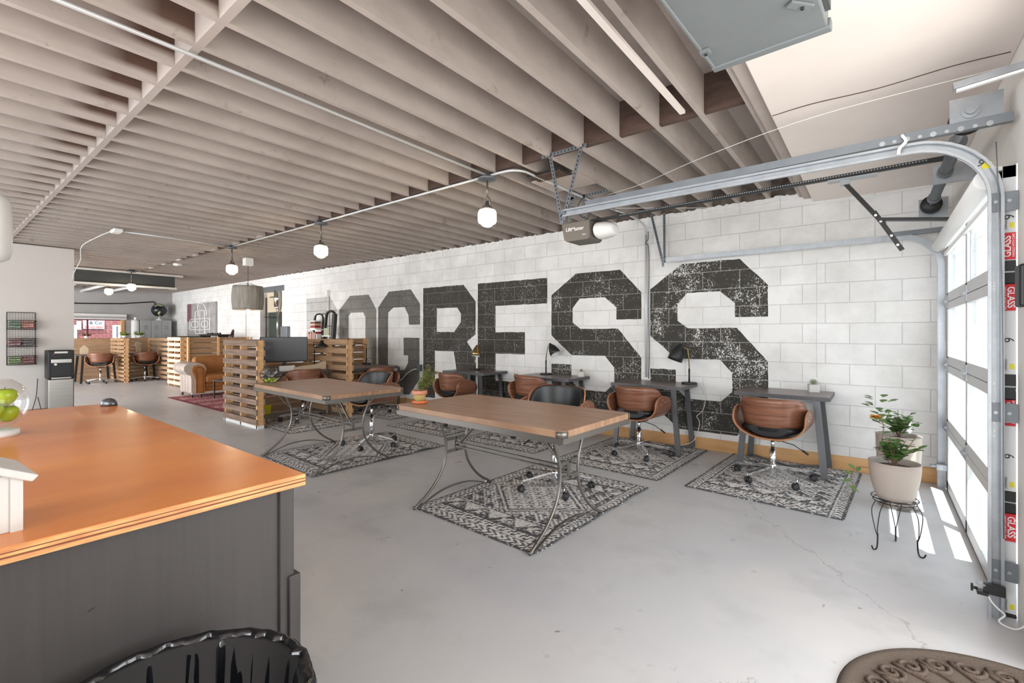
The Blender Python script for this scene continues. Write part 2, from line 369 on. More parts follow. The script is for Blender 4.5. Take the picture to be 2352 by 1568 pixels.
def letter(ch, x0, m, label, wx=1):
    bm = bmesh.new(); out, hole = GL[ch]; E_ = []
    for ring in [out]+([hole] if hole else []):
        # slightly wobbling hand-painted edges
        rr = []
        for i, (x, z) in enumerate(ring):
            x2, z2 = ring[(i+1) % len(ring)]; n = max(1, int(math.hypot(x2-x, z2-z)/.07))
            for k in range(n):
                t = k/n; j = .0035 if k else 0
                rr.append((x+(x2-x)*t+random.uniform(-j, j), z+(z2-z)*t+random.uniform(-j, j)))
        v = [bm.verts.new((x0+x*wx, YW-.0012, z)) for x, z in rr]
        E_ += [bm.edges.new((v[i], v[(i+1) % len(v)])) for i in range(len(v))]
    bmesh.ops.triangle_fill(bm, use_beauty=True, use_dissolve=False, edges=E_)
    me = bpy.data.meshes.new('painted_letter'); bm.to_mesh(me); bm.free(); me.materials.append(m)
    o = link('painted_letter', me, wall_north); o['label'] = label
grW = L(226, 224, 220)
lm = lambda nm, c, c2, sp, sc=grW, j=None, g=.6: block_mat(nm, c, c2, sp, sc, j, g)
letter('S', -2.237, lm('black_paint_last_s', dk, L(50, 48, 44), .165, j=(grW, .5)), 'last black letter S, worn and speckled white')
letter('S', -3.71, lm('black_paint_first_s', dk, L(46, 44, 38), .13, j=(grW, .4)), 'second last black letter S', 1.035)
M['paintE'] = lm('black_paint_e', dk, L(48, 46, 40), .085, j=(grW, .28))
letter('E', -5.15, M['paintE'], 'black letter E')
letter('R', -6.485, lm('black_paint_r', L(66, 62, 56), L(52, 50, 46), .08, j=(grW, .22)), 'black letter R next to the E')
letter('G', -7.828, lm('charcoal_paint_g', L(104, 101, 96), L(84, 84, 84), .05, j=(L(70, 70, 70), .3), g=1), 'charcoal letter G')
letter('O', -9.21, lm('gray_paint_o', L(132, 129, 122), L(112, 111, 108), .04, j=(L(90, 88, 84), .45), g=1), 'gray faded letter O')
letter('R', -10.6, lm('pale_gray_paint_r', L(196, 194, 190), L(176, 175, 172), .05, j=(L(110, 108, 106), .6), g=1), 'very faded pale gray letter R')
# baseboards
b = B(); b.box(-11.8, XE-.05, YW-.022, YW, 0, .135)
struct(bev(b.make('baseboard_north', M['pine']), .003), 'pine board along the foot of the mural wall')
# garage door wall
DY0, DY1, DH = 3.20, 5.45, 2.15
b = B(); b.box(XE, XE+.22, DY1+.004, YW, 0, HD); b.box(XE, XE+.22, 2.72, DY0-.006, 0, HD); b.box(XE, XE+.22, DY0-.006, DY1+.004, DH+.004, HD)
b.box(XE, XE+.22, -3.1, .55, 0, HD); b.box(XE, XE+.22, .55, 2.72, 2.45, HD)
wall_east = struct(b.make('wall_east', M['white_paint']), 'white painted wall around the glass garage door')
struct(B().box(XE+.22, 2.4, -2.2, 2.75, 2.62, 2.72).make('trim_sun_blocker', M['white_paint']), 'unseen slab added outside to block sun at the entrance')  # unseen slab, added to keep the sun out of the entrance opening
# south side: storefront openings (behind the camera)
b = B(); b.box(XW, XE+.22, -3.1, -3.0, 2.65, HD)
for x0, x1 in ((XW, -17.6), (-11.3, -10.6), (-5.8, -5.5), (-.1, XE)): b.box(x0, x1, -3.1, -3.0, 0, 2.65)
struct(b.make('wall_south', M['white_paint']), 'storefront wall behind the camera')
# west wall with window
WY0, WY1, WZ0, WZ1 = 2.4, 4.28, 1.02, 1.80
b = B(); b.box(XW-.2, XW, -3.1, WY0, 0, HD); b.box(XW-.2, XW, WY1, YW+.2, 0, HD); b.box(XW-.2, XW, WY0, WY1, 0, WZ0); b.box(XW-.2, XW, WY0, WY1, WZ1, HD)
struct(b.make('wall_west', M['graywall']), 'far gray end wall')
b = B(); b.use(M['pine']).box(XW-.12, XW+.03, WY1-.06, WY1+.02, WZ0, WZ1+.02).use(mat('red_sash', L(120, 52, 58), .5))
b.box(XW-.1, XW-.06, 3.36, 3.40, WZ0, WZ1).box(XW-.1, XW-.06, WY0, WY1-.06, WZ0, WZ0+.03).box(XW-.1, XW-.06, WY0, WY1-.06, WZ1-.03, WZ1)
win = struct(b.make('window_1'), 'far window showing a red brick building')
B().box(XW-.085, XW-.08, WY0, WY1-.06, WZ0, WZ1).make('glass_pane', M['pane'], win)
b = B(); b.use(M['white_paint']).box(XW, XW+.14, WY0-.3, WY1+.05, 1.80, 1.98).use(M['graywall']).box(XW+.14, XW+.145, WY0-.3, WY1+.04, 1.84, 1.90)
bl = b.make('roller_blind'); tag(bl, 'white rolled blind valance above the far window', 'blind')
# partition
b = B(); b.box(-11.1, -10.95, -3.0, 1.67, 0, HJ-.001)
struct(b.make('wall_partition', M['partition']), 'plain off-white partition wall at the left')
b = B(); b.box(-10.95, -10.935, -3.0, 1.67, 0, .10)
struct(b.make('baseboard_partition', mat('brown_baseboard', L(150, 118, 88), .6)), 'brown baseboard of the partition')

# ceiling: deck, joists, blocking, flat plaster bay
ceiling = struct(B().box(XW-.2, XE+.25, -3.1, YW+.2, HD, HD+.12).make('ceiling', M['tan']), 'exposed joist ceiling painted taupe')
def joist_mat():
    m = M['tan'].copy(); m.name = 'joist_paint'; n, l, p = nodes(m)
    tc = n.new('ShaderNodeTexCoord'); sp = n.new('ShaderNodeSeparateXYZ'); l.new(tc.outputs['Object'], sp.inputs[0])
    # knots and scuffs
    src = p.inputs['Base Color'].links[0].from_socket
    nz = n.new('ShaderNodeTexNoise'); nz.inputs['Scale'].default_value = 3.4; nz.inputs['Detail'].default_value = 6; nz.inputs['Roughness'].default_value = .7
    l.new(tc.outputs['Object'], nz.inputs['Vector'])
    r = n.new('ShaderNodeMapRange'); r.inputs[1].default_value = .62; r.inputs[2].default_value = .70; r.inputs[4].default_value = .7; l.new(nz.outputs[0], r.inputs[0])
    mx = n.new('ShaderNodeMix'); mx.data_type = 'RGBA'; mx.inputs[7].default_value = L(140, 116, 104); l.new(r.outputs[0], mx.inputs[0]); l.new(src, mx.inputs[6])
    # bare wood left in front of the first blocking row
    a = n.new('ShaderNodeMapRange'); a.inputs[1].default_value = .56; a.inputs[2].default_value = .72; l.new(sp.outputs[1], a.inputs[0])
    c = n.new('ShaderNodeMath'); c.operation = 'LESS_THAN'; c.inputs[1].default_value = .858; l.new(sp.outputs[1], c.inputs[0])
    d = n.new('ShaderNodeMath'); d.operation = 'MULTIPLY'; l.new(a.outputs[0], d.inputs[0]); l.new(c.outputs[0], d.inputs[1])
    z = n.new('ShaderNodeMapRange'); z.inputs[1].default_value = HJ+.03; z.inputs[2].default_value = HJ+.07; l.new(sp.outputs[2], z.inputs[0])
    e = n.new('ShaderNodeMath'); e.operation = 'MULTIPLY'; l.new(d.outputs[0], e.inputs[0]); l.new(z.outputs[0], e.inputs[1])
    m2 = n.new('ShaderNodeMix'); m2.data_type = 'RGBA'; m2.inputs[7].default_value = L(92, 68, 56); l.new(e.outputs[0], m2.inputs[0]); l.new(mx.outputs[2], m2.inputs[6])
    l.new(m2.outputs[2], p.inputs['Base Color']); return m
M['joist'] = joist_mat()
jx = [-.90-.2995*k for k in range(64)]
random.seed(3)
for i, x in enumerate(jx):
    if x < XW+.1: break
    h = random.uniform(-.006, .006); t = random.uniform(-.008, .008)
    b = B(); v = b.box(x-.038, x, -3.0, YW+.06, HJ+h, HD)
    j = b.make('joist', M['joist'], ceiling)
for i, x in enumerate(jx[:-1]):
    x1 = x-.038; x0 = jx[i+1]
    if x0 < XW+.1: break
    B().box(x0, x1, .86, .90, HJ+.004, HD).make('blocking', M['tan'], ceiling)
    B().box(x0, x1, 3.20, 3.24, HJ+.004, HD).make('blocking', M['brownwood'] if x > -7 or i % 3 else M['tan'], ceiling)
B().box(jx[0]-.038+.038, -.60, 3.20, 3.24, HJ+.004, HD).make('blocking', M['brownwood'], ceiling)
# doubled beam and sheet ceiling by the door
b = B(); b.box(-.64, -.60, -3, YW+.03, 2.76, HD); b.box(-.60, -.515, -3, YW, 2.735, HD)
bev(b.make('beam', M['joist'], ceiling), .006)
b = B(); b.box(-.515, XE, -3.0, YW, 2.69, HD); bev(b.make('plaster_sheet', M['tan_flat'], ceiling), .004)
b = B().use(M['brownwood']); b.tube(spline([(-.51, 3.25, 2.689), (-.3, 3.22, 2.688), (0, 3.24, 2.689), (.3, 3.2, 2.689), (.5, 3.21, 2.689)], 5), .0028, 5); b.make('ceiling_crack', None, ceiling)
# steel-ducted low beam at the back with the lit ledge and cross joists behind
b = B(); b.use(M['duct_dark']).box(-14.3, -13.7, -2.9, 3.93, 2.46, HJ-.03)
dct = tag(b.make('air_duct'), 'dark gray boxed duct under the joists at the back left', 'duct')
b = B(); b.use(M['white_paint']).box(-13.72, -13.66, -2.9, 3.96, 2.43, 2.475); b.make('lower_edge_trim', None, dct)
b = B(); b.use(M['white_paint']).box(-13.74, -13.68, -2.9, 4.1, HJ-.055, HJ-.012); b.make('upper_edge_trim', None, dct)
for k in range(7):
    y = .2+k*.6
    struct(B().box(XW, -15.6, y, y+.045, 2.66, 2.73).make('trim_cross_joist', M['white_paint']), 'pale cross joist behind the dark duct')
# ceiling hatch/vent
v = B().use(M['tan']).box(-2.60, -2.12, 3.62, 4.02, HJ-.012, HJ-.002).use(M['black']).box(-2.52, -2.16, 3.44, 3.64, HJ-.02, HJ-.008)
for k in range(5): v.use(M['brownwood']).box(-2.50, -2.18, 3.46+k*.034, 3.468+k*.034, HJ-.03, HJ-.012)
tag(v.make('ceiling_vent'), 'dark slatted vent with cover board between the joists', 'vent')
# outside
struct(B().box(XE+.22, 30, -30, 40, -.2, -.03).make('ground_outside', M['asphalt']), 'pale ground outside the garage door')
bm_ = mat('red_brick', L(176, 92, 92), .85); n, l, p = nodes(bm_)
tc = n.new('ShaderNodeTexCoord'); sp = n.new('ShaderNodeSeparateXYZ'); cb = n.new('ShaderNodeCombineXYZ'); br = n.new('ShaderNodeTexBrick')
l.new(tc.outputs['Object'], sp.inputs[0]); l.new(sp.outputs[1], cb.inputs[0]); l.new(sp.outputs[2], cb.inputs[1]); l.new(cb.outputs[0], br.inputs['Vector'])
br.inputs['Scale'].default_value = 1; br.inputs['Brick Width'].default_value = .24; br.inputs['Row Height'].default_value = .085; br.inputs['Mortar Size'].default_value = .008
br.inputs['Color1'].default_value = L(98, 36, 38); br.inputs['Color2'].default_value = L(118, 56, 54); br.inputs['Mortar'].default_value = L(130, 102, 100)
l.new(br.outputs['Color'], p.inputs['Base Color'])
bd = thing('brick_building', 'red brick building seen through the far window', 'building', (-26, 3, 0))
B().box(-.4, 0, -14, 12, -1, 7).make('wall', bm_, bd)
for px in (259, 157):
    q0 = onX(px, 746, -25.94); q1 = onX(px+20, 778, -25.94); y0, y1, z0, z1 = q0.y-3, q1.y-3, q1.z, q0.z
    b = B().use(M['graywall']).box(0.001, .06, y0, y1, z0, z1).use(M['screen']).box(.03, .07, y0+.12, y1-.12, z0+.06, z1-.06); b.make('window', None, bd)
q0 = onX(191, 735, -25.93); q1 = onX(240, 755, -25.93); wsg = q1.y-q0.y; hsg = q0.z-q1.z
sgm = mat('sign_board', L(150, 147, 147), .6)
sg = tag(B().use(sgm).box(-25.99, -25.93, q0.y, q1.y, q1.z, q0.z).make('shop_sign'), 'white sign with red and gray lettering on the brick building', 'sign')
text('& Co', hsg*.52, (-25.92, q0.y+wsg*.28, q1.z+hsg*.55), (PI/2, 0, PI/2), M['ink'], 'lettering', sg); text('303-523-8069', wsg*.155, (-25.92, q0.y+wsg*.04, q1.z+hsg*.10), (PI/2, 0, PI/2), M['redink'], 'lettering', sg)
q0 = onX(176, 737, -25.93); q1 = onX(187, 757, -25.93)
tag(B().use(sgm).box(-25.99, -25.93, q0.y, q1.y, q1.z, q0.z).make('notice_board'), 'narrow white notice board beside the lettered sign on the brick building', 'sign')
# ================================================================ GARAGE DOOR
gd = thing('garage_door', 'aluminium framed glass sectional garage door on the right', 'garage door', (XE, 4.325, 0))
gx0, gx1 = -.050, -.002
ym = .02; ya, yb = DY0-4.325, DY1-4.325; SH = .535
for k in range(4):
    z0 = .012+k*SH; z1 = z0+SH-.004
    b = B().use(M['alu'])
    b.box(gx0, gx1, ya, yb, z0, z0+(.075 if k else .085)).box(gx0, gx1, ya, yb, z1-.06, z1)
    for y in (ya, ym-.03, yb-.075): b.box(gx0, gx1, y, y+(.075 if y == ya else .06 if y < .1 else .075), z0, z1)
    fr = bev(b.make('section_frame', None, gd), .003)
    g = B().box(gx0+.015, gx0+.019, ya+.075, ym-.03, z0+.07, z1-.06).box(gx0+.015, gx0+.019, ym+.03, yb-.075, z0+.07, z1-.06).make('glass_pane', M['pane'], fr)
for k in range(1, 4):
    z = .012+k*SH
    for y in (ym, yb-.03, ya+.05):
        b = B().use(M['galv']).box(gx0-.006, gx0, y-.03, y+.03, z-.055, z+.055).cyl((gx0-.012, y-.028, z), (gx0-.012, y+.028, z), .011, n=10)
        b.poly([(gx0-.006, y-.02, z-.045), (gx0-.034, y, z), (gx0-.006, y-.02, z+.045)], (0, .003, 0)); b.make('hinge', None, gd)
B().use(M['black']).box(gx0+.002, gx1, ya, yb, 0, .014).make('bottom_seal', None, gd)
b = B().use(M['white']).cyl((gx0-.05, ya+.02, DH-.05), (gx0-.05, yb-.01, DH-.05), .048, n=20); b.make('top_roll', None, gd)
b = B().use(M['white']).box(gx0-.02, gx0, ya, yb, DH-.14, DH-.11).box(gx0-.04, gx0, ya, yb, DH-.02, DH); b.make('top_strut', None, gd)
# stickers on the end edge of the door sections, facing the room
ye = ya-.0008
def lab(z0, z1, m, nm='sticker'): return B().box(gx0+.003, gx1-.003, ye-.0006, ye, z0, z1).make(nm, m, gd)
for (z0, z1) in ((1.83, 1.95), (1.16, 1.45), (.60, .905), (.02, .355)):
    s_ = lab(z0, z1, M['sticker']); zc = (z0+z1)/2
    B().box(gx0+.024, gx0+.040, ye-.0012, ye-.0006, z0+.02, z0+.045).make('yellow_mark', M['yellow'], s_)
    text('9', .05, (gx0+.040, ye-.0012, zc), (PI/2, -PI/2, 0), M['ink'], 'lettering', s_)
    text('TEMPERED', .012, (gx0+.016, ye-.0012, z0+.01), (PI/2, -PI/2, 0), M['ink'], 'lettering', s_)
for (z0, z1, up) in ((1.70, 1.828, 1), (1.457, 1.583, 0), (.91, 1.033, 1), (.362, .493, 0)):
    s_ = lab(z0, z1, M['red'])
    if up:
        text('GLASS', .036, (gx0+.028, ye-.0012, z0+.012), (PI/2, -PI/2, 0), M['whiteink'], 'lettering', s_, bold=.0006)
        text('HANDLE WITH CARE', .0115, (gx0+.041, ye-.0012, z0+.012), (PI/2, -PI/2, 0), M['whiteink'], 'lettering', s_)
    else:
        text('GLASS', .036, (gx0+.018, ye-.0012, z1-.012), (PI/2, PI/2, 0), M['whiteink'], 'lettering', s_, bold=.0006)
        text('HANDLE WITH CARE', .0115, (gx0+.006, ye-.0012, z1-.012), (PI/2, PI/2, 0), M['whiteink'], 'lettering', s_)
for z0, z1 in ((1.587, 1.696), (1.037, 1.155), (.497, .597)):
    k_ = lab(z0, z1, M['black'], 'black_label'); B().box(gx0+.003, gx1-.003, ye-.0014, ye-.0006, (z0+z1)/2-.003, (z0+z1)/2+.003).make('metal_clip', M['galv'], k_)
b = B().use(M['black']).box(-.03, 0, -.05, .05, -.095, .095); o = bev(b.make('wall_button'), .012, 3); o.location = (XE-.001, 3.02, 1.56)
tag(o, 'small dark gray rounded sensor box on the jamb at the right edge', 'sensor')

# ================================================================ TRACKS
def track(name, y, label, hz, xend, r=.32, flip=1):
    t = thing(name, label, 'door track', (0, y, 0), 0, 'garage door tracks')
    xv = .441
    path = [(xv, 0, .0), (xv, 0, hz-r)]+[(xv-r+r*math.cos(a), 0, hz-r+r*math.sin(a)) for a in [PI/2*i/10 for i in range(1, 11)]]+[(xend, 0, hz)]
    w_ = .05; th = .003; d = .024
    prof = [(-.003*flip, -d), (0, -d), (0, d), (w_*flip, d), (w_*flip, d-th), (.003*flip, d-th), (.003*flip, -d+.003), (w_*flip, -d+.003), (w_*flip, -d)]
    b = B().use(M['galv']); b.sweep(path, [(0, -d), (0, d), (w_*flip*.5, d), (w_*flip*.5, d-.004), (.004*flip, d-.004), (.004*flip, -d+.004), (w_*flip*.5, -d+.004), (w_*flip*.5, -d)], (0, 1, 0))
    # rolled lips
    for s_ in (-1, 1): b.sweep(path, [(w_*flip*.5+a*.006, s_*d*.9+q*.006) for a, q in ((-1, -1), (1, -1), (1, 1), (-1, 1))], (0, 1, 0))
    b.make('roller_track', None, t)
    # wall angle beside the vertical part
    if flip < 0:
        for z in (.23, .975, 1.97):
            B().use(M['galvd']).box(xv-.024, xv+.074, -.012, .000, z-.045, z+.045).use(M['galv']).cyl((xv+.0, -.020, z), (xv+.0, -.01, z), .008, n=8).cyl((xv+.045, -.020, z), (xv+.045, -.01, z), .008, n=8).make('bracket', None, t)
        for z in (.86, .885, .925, .945, 1.02, 1.11, 1.56, 1.575, 1.59): B().use(M['white']).cyl((xv-.004, -.0045, z), (xv-.004, -.001, z), .005, n=8).make('bolt_hole', None, t)
        b = B().use(M['sticker']).sweep([(xv-r+(r)*math.cos(a), -.0012, hz-r+r*math.sin(a)) for a in [.35+.55*i/6 for i in range(7)]], [(-.0012, -.027), (0, -.027), (0, .027), (-.0012, .027)], (0, 1, 0)); st = b.make('size_sticker', None, t)
        B().use(M['yellow']).box(xv-.045, xv-.010, -.0045, -.0027, hz-.155, hz-.125).make('yellow_mark', None, st)
        text('9', .05, (xv-.068, -.0045, hz-.135), (PI/2, .5, 0), M['ink'], 'lettering', st)
    return t
tn = track('door_track', 3.165, 'near galvanized garage door track with a curved top and long run', 2.295, -1.95, .30, -1)
tf = track('door_track', 5.50, 'far galvanized garage door track along the mural wall', 2.225, -2.02, .30, 1)
# upper rail above the near track
b = B().use(M['galvd']).sweep([(.50, -.012, 2.36), (-1.75, -.012, 2.335)], [(-.018, -.022), (.018, -.022), (.018, -.018), (-.014, -.018), (-.014, .022), (-.018, .022)], (0, 1, 0))
b.make('angle_rail', None, tn)
for k in range(9): B().use(M['galv']).cyl((.42-.05*k, -.034, 2.345), (.42-.05*k, -.030, 2.345), .009 if k % 2 else .013, n=8).make('rail_bolt', None, tn)
b = B().use(M['galvd']).sweep([(.48, 0, 2.255), (.1, 0, 2.25)], [(-.02, -.02), (.02, -.02), (.02, -.016), (-.016, -.016), (-.016, .02), (-.02, .02)], (0, 1, 0)); b.make('angle_rail', None, tf)
B().use(M['white']).tube(spline([(.10, -.035, 2.37), (.115, -.05, 2.33), (.09, -.05, 2.30), (.085, -.045, 2.27)], 4), .008, 6).make('tape_strip', None, tn)
def strap(b, p, q, wd=.030):
    """perforated hanging strap with its row of holes"""
    p, q = Vector(p), Vector(q); b.use(M['galvd']).beam(p, q, wd, .003, (0, 1, 0) if abs((q-p).normalized().y) < .9 else (1, 0, 0))
    n = int((q-p).length/.032)
    b.use(M['black'])
    for i in range(1, n): c = p.lerp(q, i/n); b.box(c.x-.005, c.x+.005, c.y-.0025, c.y+.0025, c.z-.008, c.z+.008)
def hanger(parent, pts, nm='hanger_strap'):
    b = B()
    for p, q in pts: strap(b, p, q)
    return b.make(nm, None, parent)
hanger(tn, [((-2.10, .01, 2.82), (-1.98, 0, 2.25)), ((-1.80, .01, 2.82), (-1.96, -.004, 2.25)), ((-2.18, .01, 2.80), (-1.76, .01, 2.80)), ((-1.98, 0, 2.33), (-1.98, 0, 2.22))])
hanger(tf, [((-2.18, .05, 2.80), (-2.02, 0, 2.2)), ((-2.02, .05, 2.80), (-2.0, 0, 2.2)), ((-2.01, -.02, 2.28), (-2.01, -.02, 2.14))])
# lock bracket with cord at the foot of the near track
b = B().use(M['black']).box(.395, .468, 3.10, 3.120, .125, .172).use(M['galv']).box(.372, .40, 3.095, 3.13, .160, .168).use(M['black']).box(.372, .41, 3.09, 3.13, .118, .134).cyl((.352, 3.11, .138), (.375, 3.11, .138), .007, n=8).box(.352, .360, 3.105, 3.115, .122, .156)
lk = tag(b.make('latch_bracket'), 'black steel latch bracket low on the near door track', 'latch')
B().use(M['sticker']).tube(spline([(.41, 3.09, .12), (.42, 3.08, .10), (.44, 3.07, .08), (.46, 3.07, .06), (.44, 3.065, .03), (.46, 3.06, .015), (.5, 3.055, .02), (.53, 3.06, .08), (.53, 3.08, .28)], 6), .004, 6).make('cord', None, lk)
b = B().use(M['galv']).box(.40, .50, 5.42, 5.47, .17, .22).cyl((.36, 5.44, .2), (.41, 5.44, .2), .014, n=8); tag(bev(b.make('latch_bracket'), .003), 'small steel latch by the pine baseboard at the far track', 'latch')
b = B().use(M['galvd']).tube(spline([(.44, 3.13, 2.25), (.455, 3.10, 1.5), (.46, 3.10, .4)], 4), .0025, 5); tag(b.make('lift_cable'), 'thin steel lift cable along the near door track', 'cable')

# ================================================================ TORSION SPRING SHAFT
sp_ = thing('torsion_shaft', 'steel torsion spring shaft above the garage door', 'spring shaft', (.36, 4.325, 2.44))
B().use(M['galv']).cyl((0, -1.14, 0), (0, 1.10, 0), .0135).make('shaft', None, sp_)
for y0, y1 in ((-.62, -.08), (.06, .70)):
    n = 26; b = B().use(M['galvd'])
    rings = []
    for k in range(n*4+1):
        y = y0+(y1-y0)*k/(n*4); r = .030+.005*math.sin(k*PI/2+.8); rings.append([(r*math.cos(a), y, r*math.sin(a)) for a in [i*2*PI/16 for i in range(16)]])
    b.ring_sweep(rings); b.make('spring', None, sp_)
for y in (-.66, -.05, .03, .73): B().use(M['galvd']).cyl((0, y-.025, 0), (0, y+.025, 0), .042).make('winding_cone', None, sp_)
for y in (-1.02, .98):
    b = B().use(M['black']); Mx = Matrix.Rotation(PI/2, 4, 'X')
    b.lathe([(.012, -.03), (.07, -.03), (.072, -.02), (.062, -.012), (.062, .012), (.072, .02), (.07, .03), (.012, .03)], (0, y, 0), 28, Mx); b.make('cable_drum', None, sp_)
for y in (-1.13, 1.08):
    b = B().use(M['galv']).box(-.075, .115, y-.003, y+.003, -.09, .075).cyl((0, y-.012, 0), (0, y+.012, 0), .036).cyl((0, y-.03, 0), (0, y+.02, 0), .02); b.make('end_plate', None, sp_)
B().use(M['galv']).box(-.06, .14, -.02, .0, -.07, .06).make('center_bracket', None, sp_)
cl = thing('lined_tube', 'slim metal strip at the top right above the door track', 'metal tube', (.28, 3.0, 2.50))  # metal tube with a white lining, not a lamp
B().use(M['galv']).beam((0, 0, 0), (.3, 0, .03), .05, .03).make('housing', None, cl)
B().use(M['white']).beam((.01, -.012, -.022), (.3, -.012, .008), .02, .012).make('white_lining', None, cl)

# ================================================================ DOOR OPENER
og = thing('door_opener', 'gray garage door opener with white lens and a long chain rail', 'garage door opener', (-2.62, 4.325, 2.38))
b = B().use(mat('opener_gray', L(112, 106, 98), .5))
pf = [(-.0, .115), (.0, .12), (.03, -.05), (.06, -.075), (.30, -.075), (.33, -.06), (.33, .12)]
b.poly([(x, -.14, z) for x, z in pf[1:]], (0, .28, 0)); ob_ = bev(b.make('housing', None, og), .008)
b = B().use(M['white']); rings = []
for x, s_ in ((.33, 1), (.40, .99), (.47, .93), (.52, .80), (.55, .6), (.56, .3)):
    rings.append([(x, -.14*s_, -.075+.19*(1-s_)*.45), (x, .14*s_, -.075+.19*(1-s_)*.45), (x, .14*s_, -.075+.19*(1-(1-s_)*.5)), (x, -.14*s_, -.075+.19*(1-(1-s_)*.5))])
b.ring_sweep(rings); lens = b.make('light_lens', None, og); lens.modifiers.new('s', 'SUBSURF').levels = 2; lens.modifiers['s'].render_levels = 2
text('LiftMaster', .052, (.055, -.1412, .03), (PI/2, 0, 0), M['whiteink'], 'lettering', ob_, bold=.0006); text('PRO', .022, (.25, -.1412, -.03), (PI/2, 0, 0), M['whiteink'], 'lettering', ob_)
b = B().use(M['black']).beam((.2, 0, .135), (3.02, 0, .165), .03, .028); rail = b.make('rail', None, og)
b = B().use(M['galv'])
n = 130
for k in range(n): x = .6+2.3*k/n; b.box(x, x+.009, -.0165, -.0150, .139+(x-.2)*.0106-.004, .139+(x-.2)*.0106+.004)
b.make('chain', None, rail)
b = B().use(M['galv']).box(2.32, 2.62, -.04, .04, .125, .135).box(2.40, 2.46, -.015, .015, .09, .13); b.make('trolley', None, og)
arm = B().use(M['black']).beam((2.43, 0, .10), (2.66, 0, -.24), .03, .006, (0, 1, 0)).beam((2.60, -.008, -.14), (2.76, -.008, -.44), .03, .006, (0, 1, 0)).use(M['chrome'])
for q in ((2.61, -.17), (2.64, -.22), (2.70, -.33), (2.735, -.40)): arm.cyl((q[0], -.016, q[1]), (q[0], -.010, q[1]), .009, n=10)
arm.make('door_arm', None, og)
B().use(M['black']).beam((2.62, 0, -.20), (3.04, 0, -.26), .05, .02).make('arm_plate', None, og)
b = B(); strap(b, (.06, -.02, .42), (.02, -.02, .12)); strap(b, (.20, -.02, .42), (.22, -.02, .12)); strap(b, (-.02, -.02, .41), (.5, -.02, .41)); strap(b, (.0, -.02, .13), (.28, -.02, .13)); b.make('hanger_strap', None, og)
b = B().use(M['black']).tube(spline([(.22, -.03, .4), (.16, -.05, .33), (.14, -.05, .25), (.2, -.04, .18), (.26, -.03, .16)], 6), .004, 6).tube(spline([(.22, -.02, .36), (.28, -.05, .3), (.29, -.04, .22), (.24, -.03, .14)], 6), .004, 6); b.make('cable', None, og)

# ================================================================ CEILING CONDUIT AND PENDANTS
PX = (-2.80, -5.64, -8.40); PY = 3.205
def pendant(x, y, label, dark=False):
    t = thing('pendant_light', label, 'pendant light', (x, y, HJ), 0, 'industrial pendants')
    B().use(M['galvd']).lathe([(.0, 0), (.05, 0), (.05, -.03), (.085, -.038), (.085, -.05), (.05, -.055), (.0, -.06)]).make('ceiling_box', None, t)
    B().use(M['bronze']).cyl((0, 0, -.05), (0, 0, -.215), .009, n=10).make('stem', None, t)
    b = B().use(M['bronze']); b.tube([(-.028, 0, -.30), (-.028, 0, -.235), (-.018, 0, -.215), (.018, 0, -.215), (.028, 0, -.235), (.028, 0, -.30)], .006, 8)
    b.lathe([(.0, -.25), (.02, -.25), (.024, -.285), (.045, -.30), (.05, -.325), (0, -.33)], n=16); b.make('socket', None, t)
    b = B().use(M['shade_on']).lathe([(.045, -.322), (.074, -.330), (.084, -.350), (.086, -.40), (.084, -.435), (.076, -.447)], n=24, close=False); s_ = b.make('glass_shade', None, t)
    B().use(M['bulb']).blob((0, 0, -.447), (.058, .058, .036)).make('bulb', None, t)
    l = bpy.data.lights.new('pendant_glow', 'POINT'); l.energy = 9; l.color = (1, .8, .55); l.shadow_soft_size = .08
    lo = bpy.data.objects.new('pendant_glow', l); COL.objects.link(lo); lo.parent = t; lo.location = (0, 0, -.56)
    return t
pendant(PX[0], PY, 'nearest lit pendant lamp under the joists, left of the door opener')
pendant(PX[1], PY, 'middle lit pendant lamp of the row under the joists')
pendant(PX[2], PY, 'third lit pendant lamp, above the hanging drum shade')
pendant(-15.3, 2.98, 'left of the two far lit pendants by the gray duct'); pendant(-13.45, 3.02, 'right of the two far lit pendants by the gray duct')
b = B().use(M['alu'])
b.cyl((-2.80, PY, HJ-.018), (-8.40, PY, HJ-.018), .011)
b.tube(spline([(-2.80, PY, HJ-.018), (-2.62, PY, HJ-.018), (-2.52, PY+.02, HJ-.02), (-2.46, PY+.10, HJ-.02), (-2.45, PY+.25, HJ-.02), (-2.44, 4.2, HJ-.02), (-2.40, 5.0, HJ-.02)], 6), .011)
b.cyl((-2.785, PY, HJ-.018), (-2.765, -2.6, HJ-.018), .011); b.cyl((-8.40, PY, HJ-.018), (-8.35, 1.75, HJ-.018), .011)
b.tube(spline([(-2.40, 5.0, HJ-.02), (-2.35, 5.3, HJ-.03), (-2.29, 5.6, HJ-.10), (-2.281, 5.63, HJ-.22)], 6), .011); b.cyl((-2.281, 5.635, HJ-.22), (-2.281, 5.635, .80), .013)
tag(b.make('electrical_conduit'), 'thin silver conduit linking the pendants and running down the mural wall', 'conduit')
b = B().use(M['black']).tube(spline([(-2.25, 5.62, 2.62), (-2.24, 5.60, 2.52), (-2.27, 5.59, 2.47), (-2.245, 5.635, 2.38), (-2.248, 5.64, 1.7), (-2.243, 5.642, 1.1), (-2.25, 5.64, .78)], 6), .004, 6)
tag(b.make('wall_cable'), 'black cable clipped beside the wall conduit', 'cord')
b = B().use(M['white']).box(-8.46, -8.24, 1.66, 1.76, HJ-.05, HJ-.004)
jb = tag(bev(b.make('junction_box'), .008), 'white surface junction box at the end of the far left conduit', 'junction box')
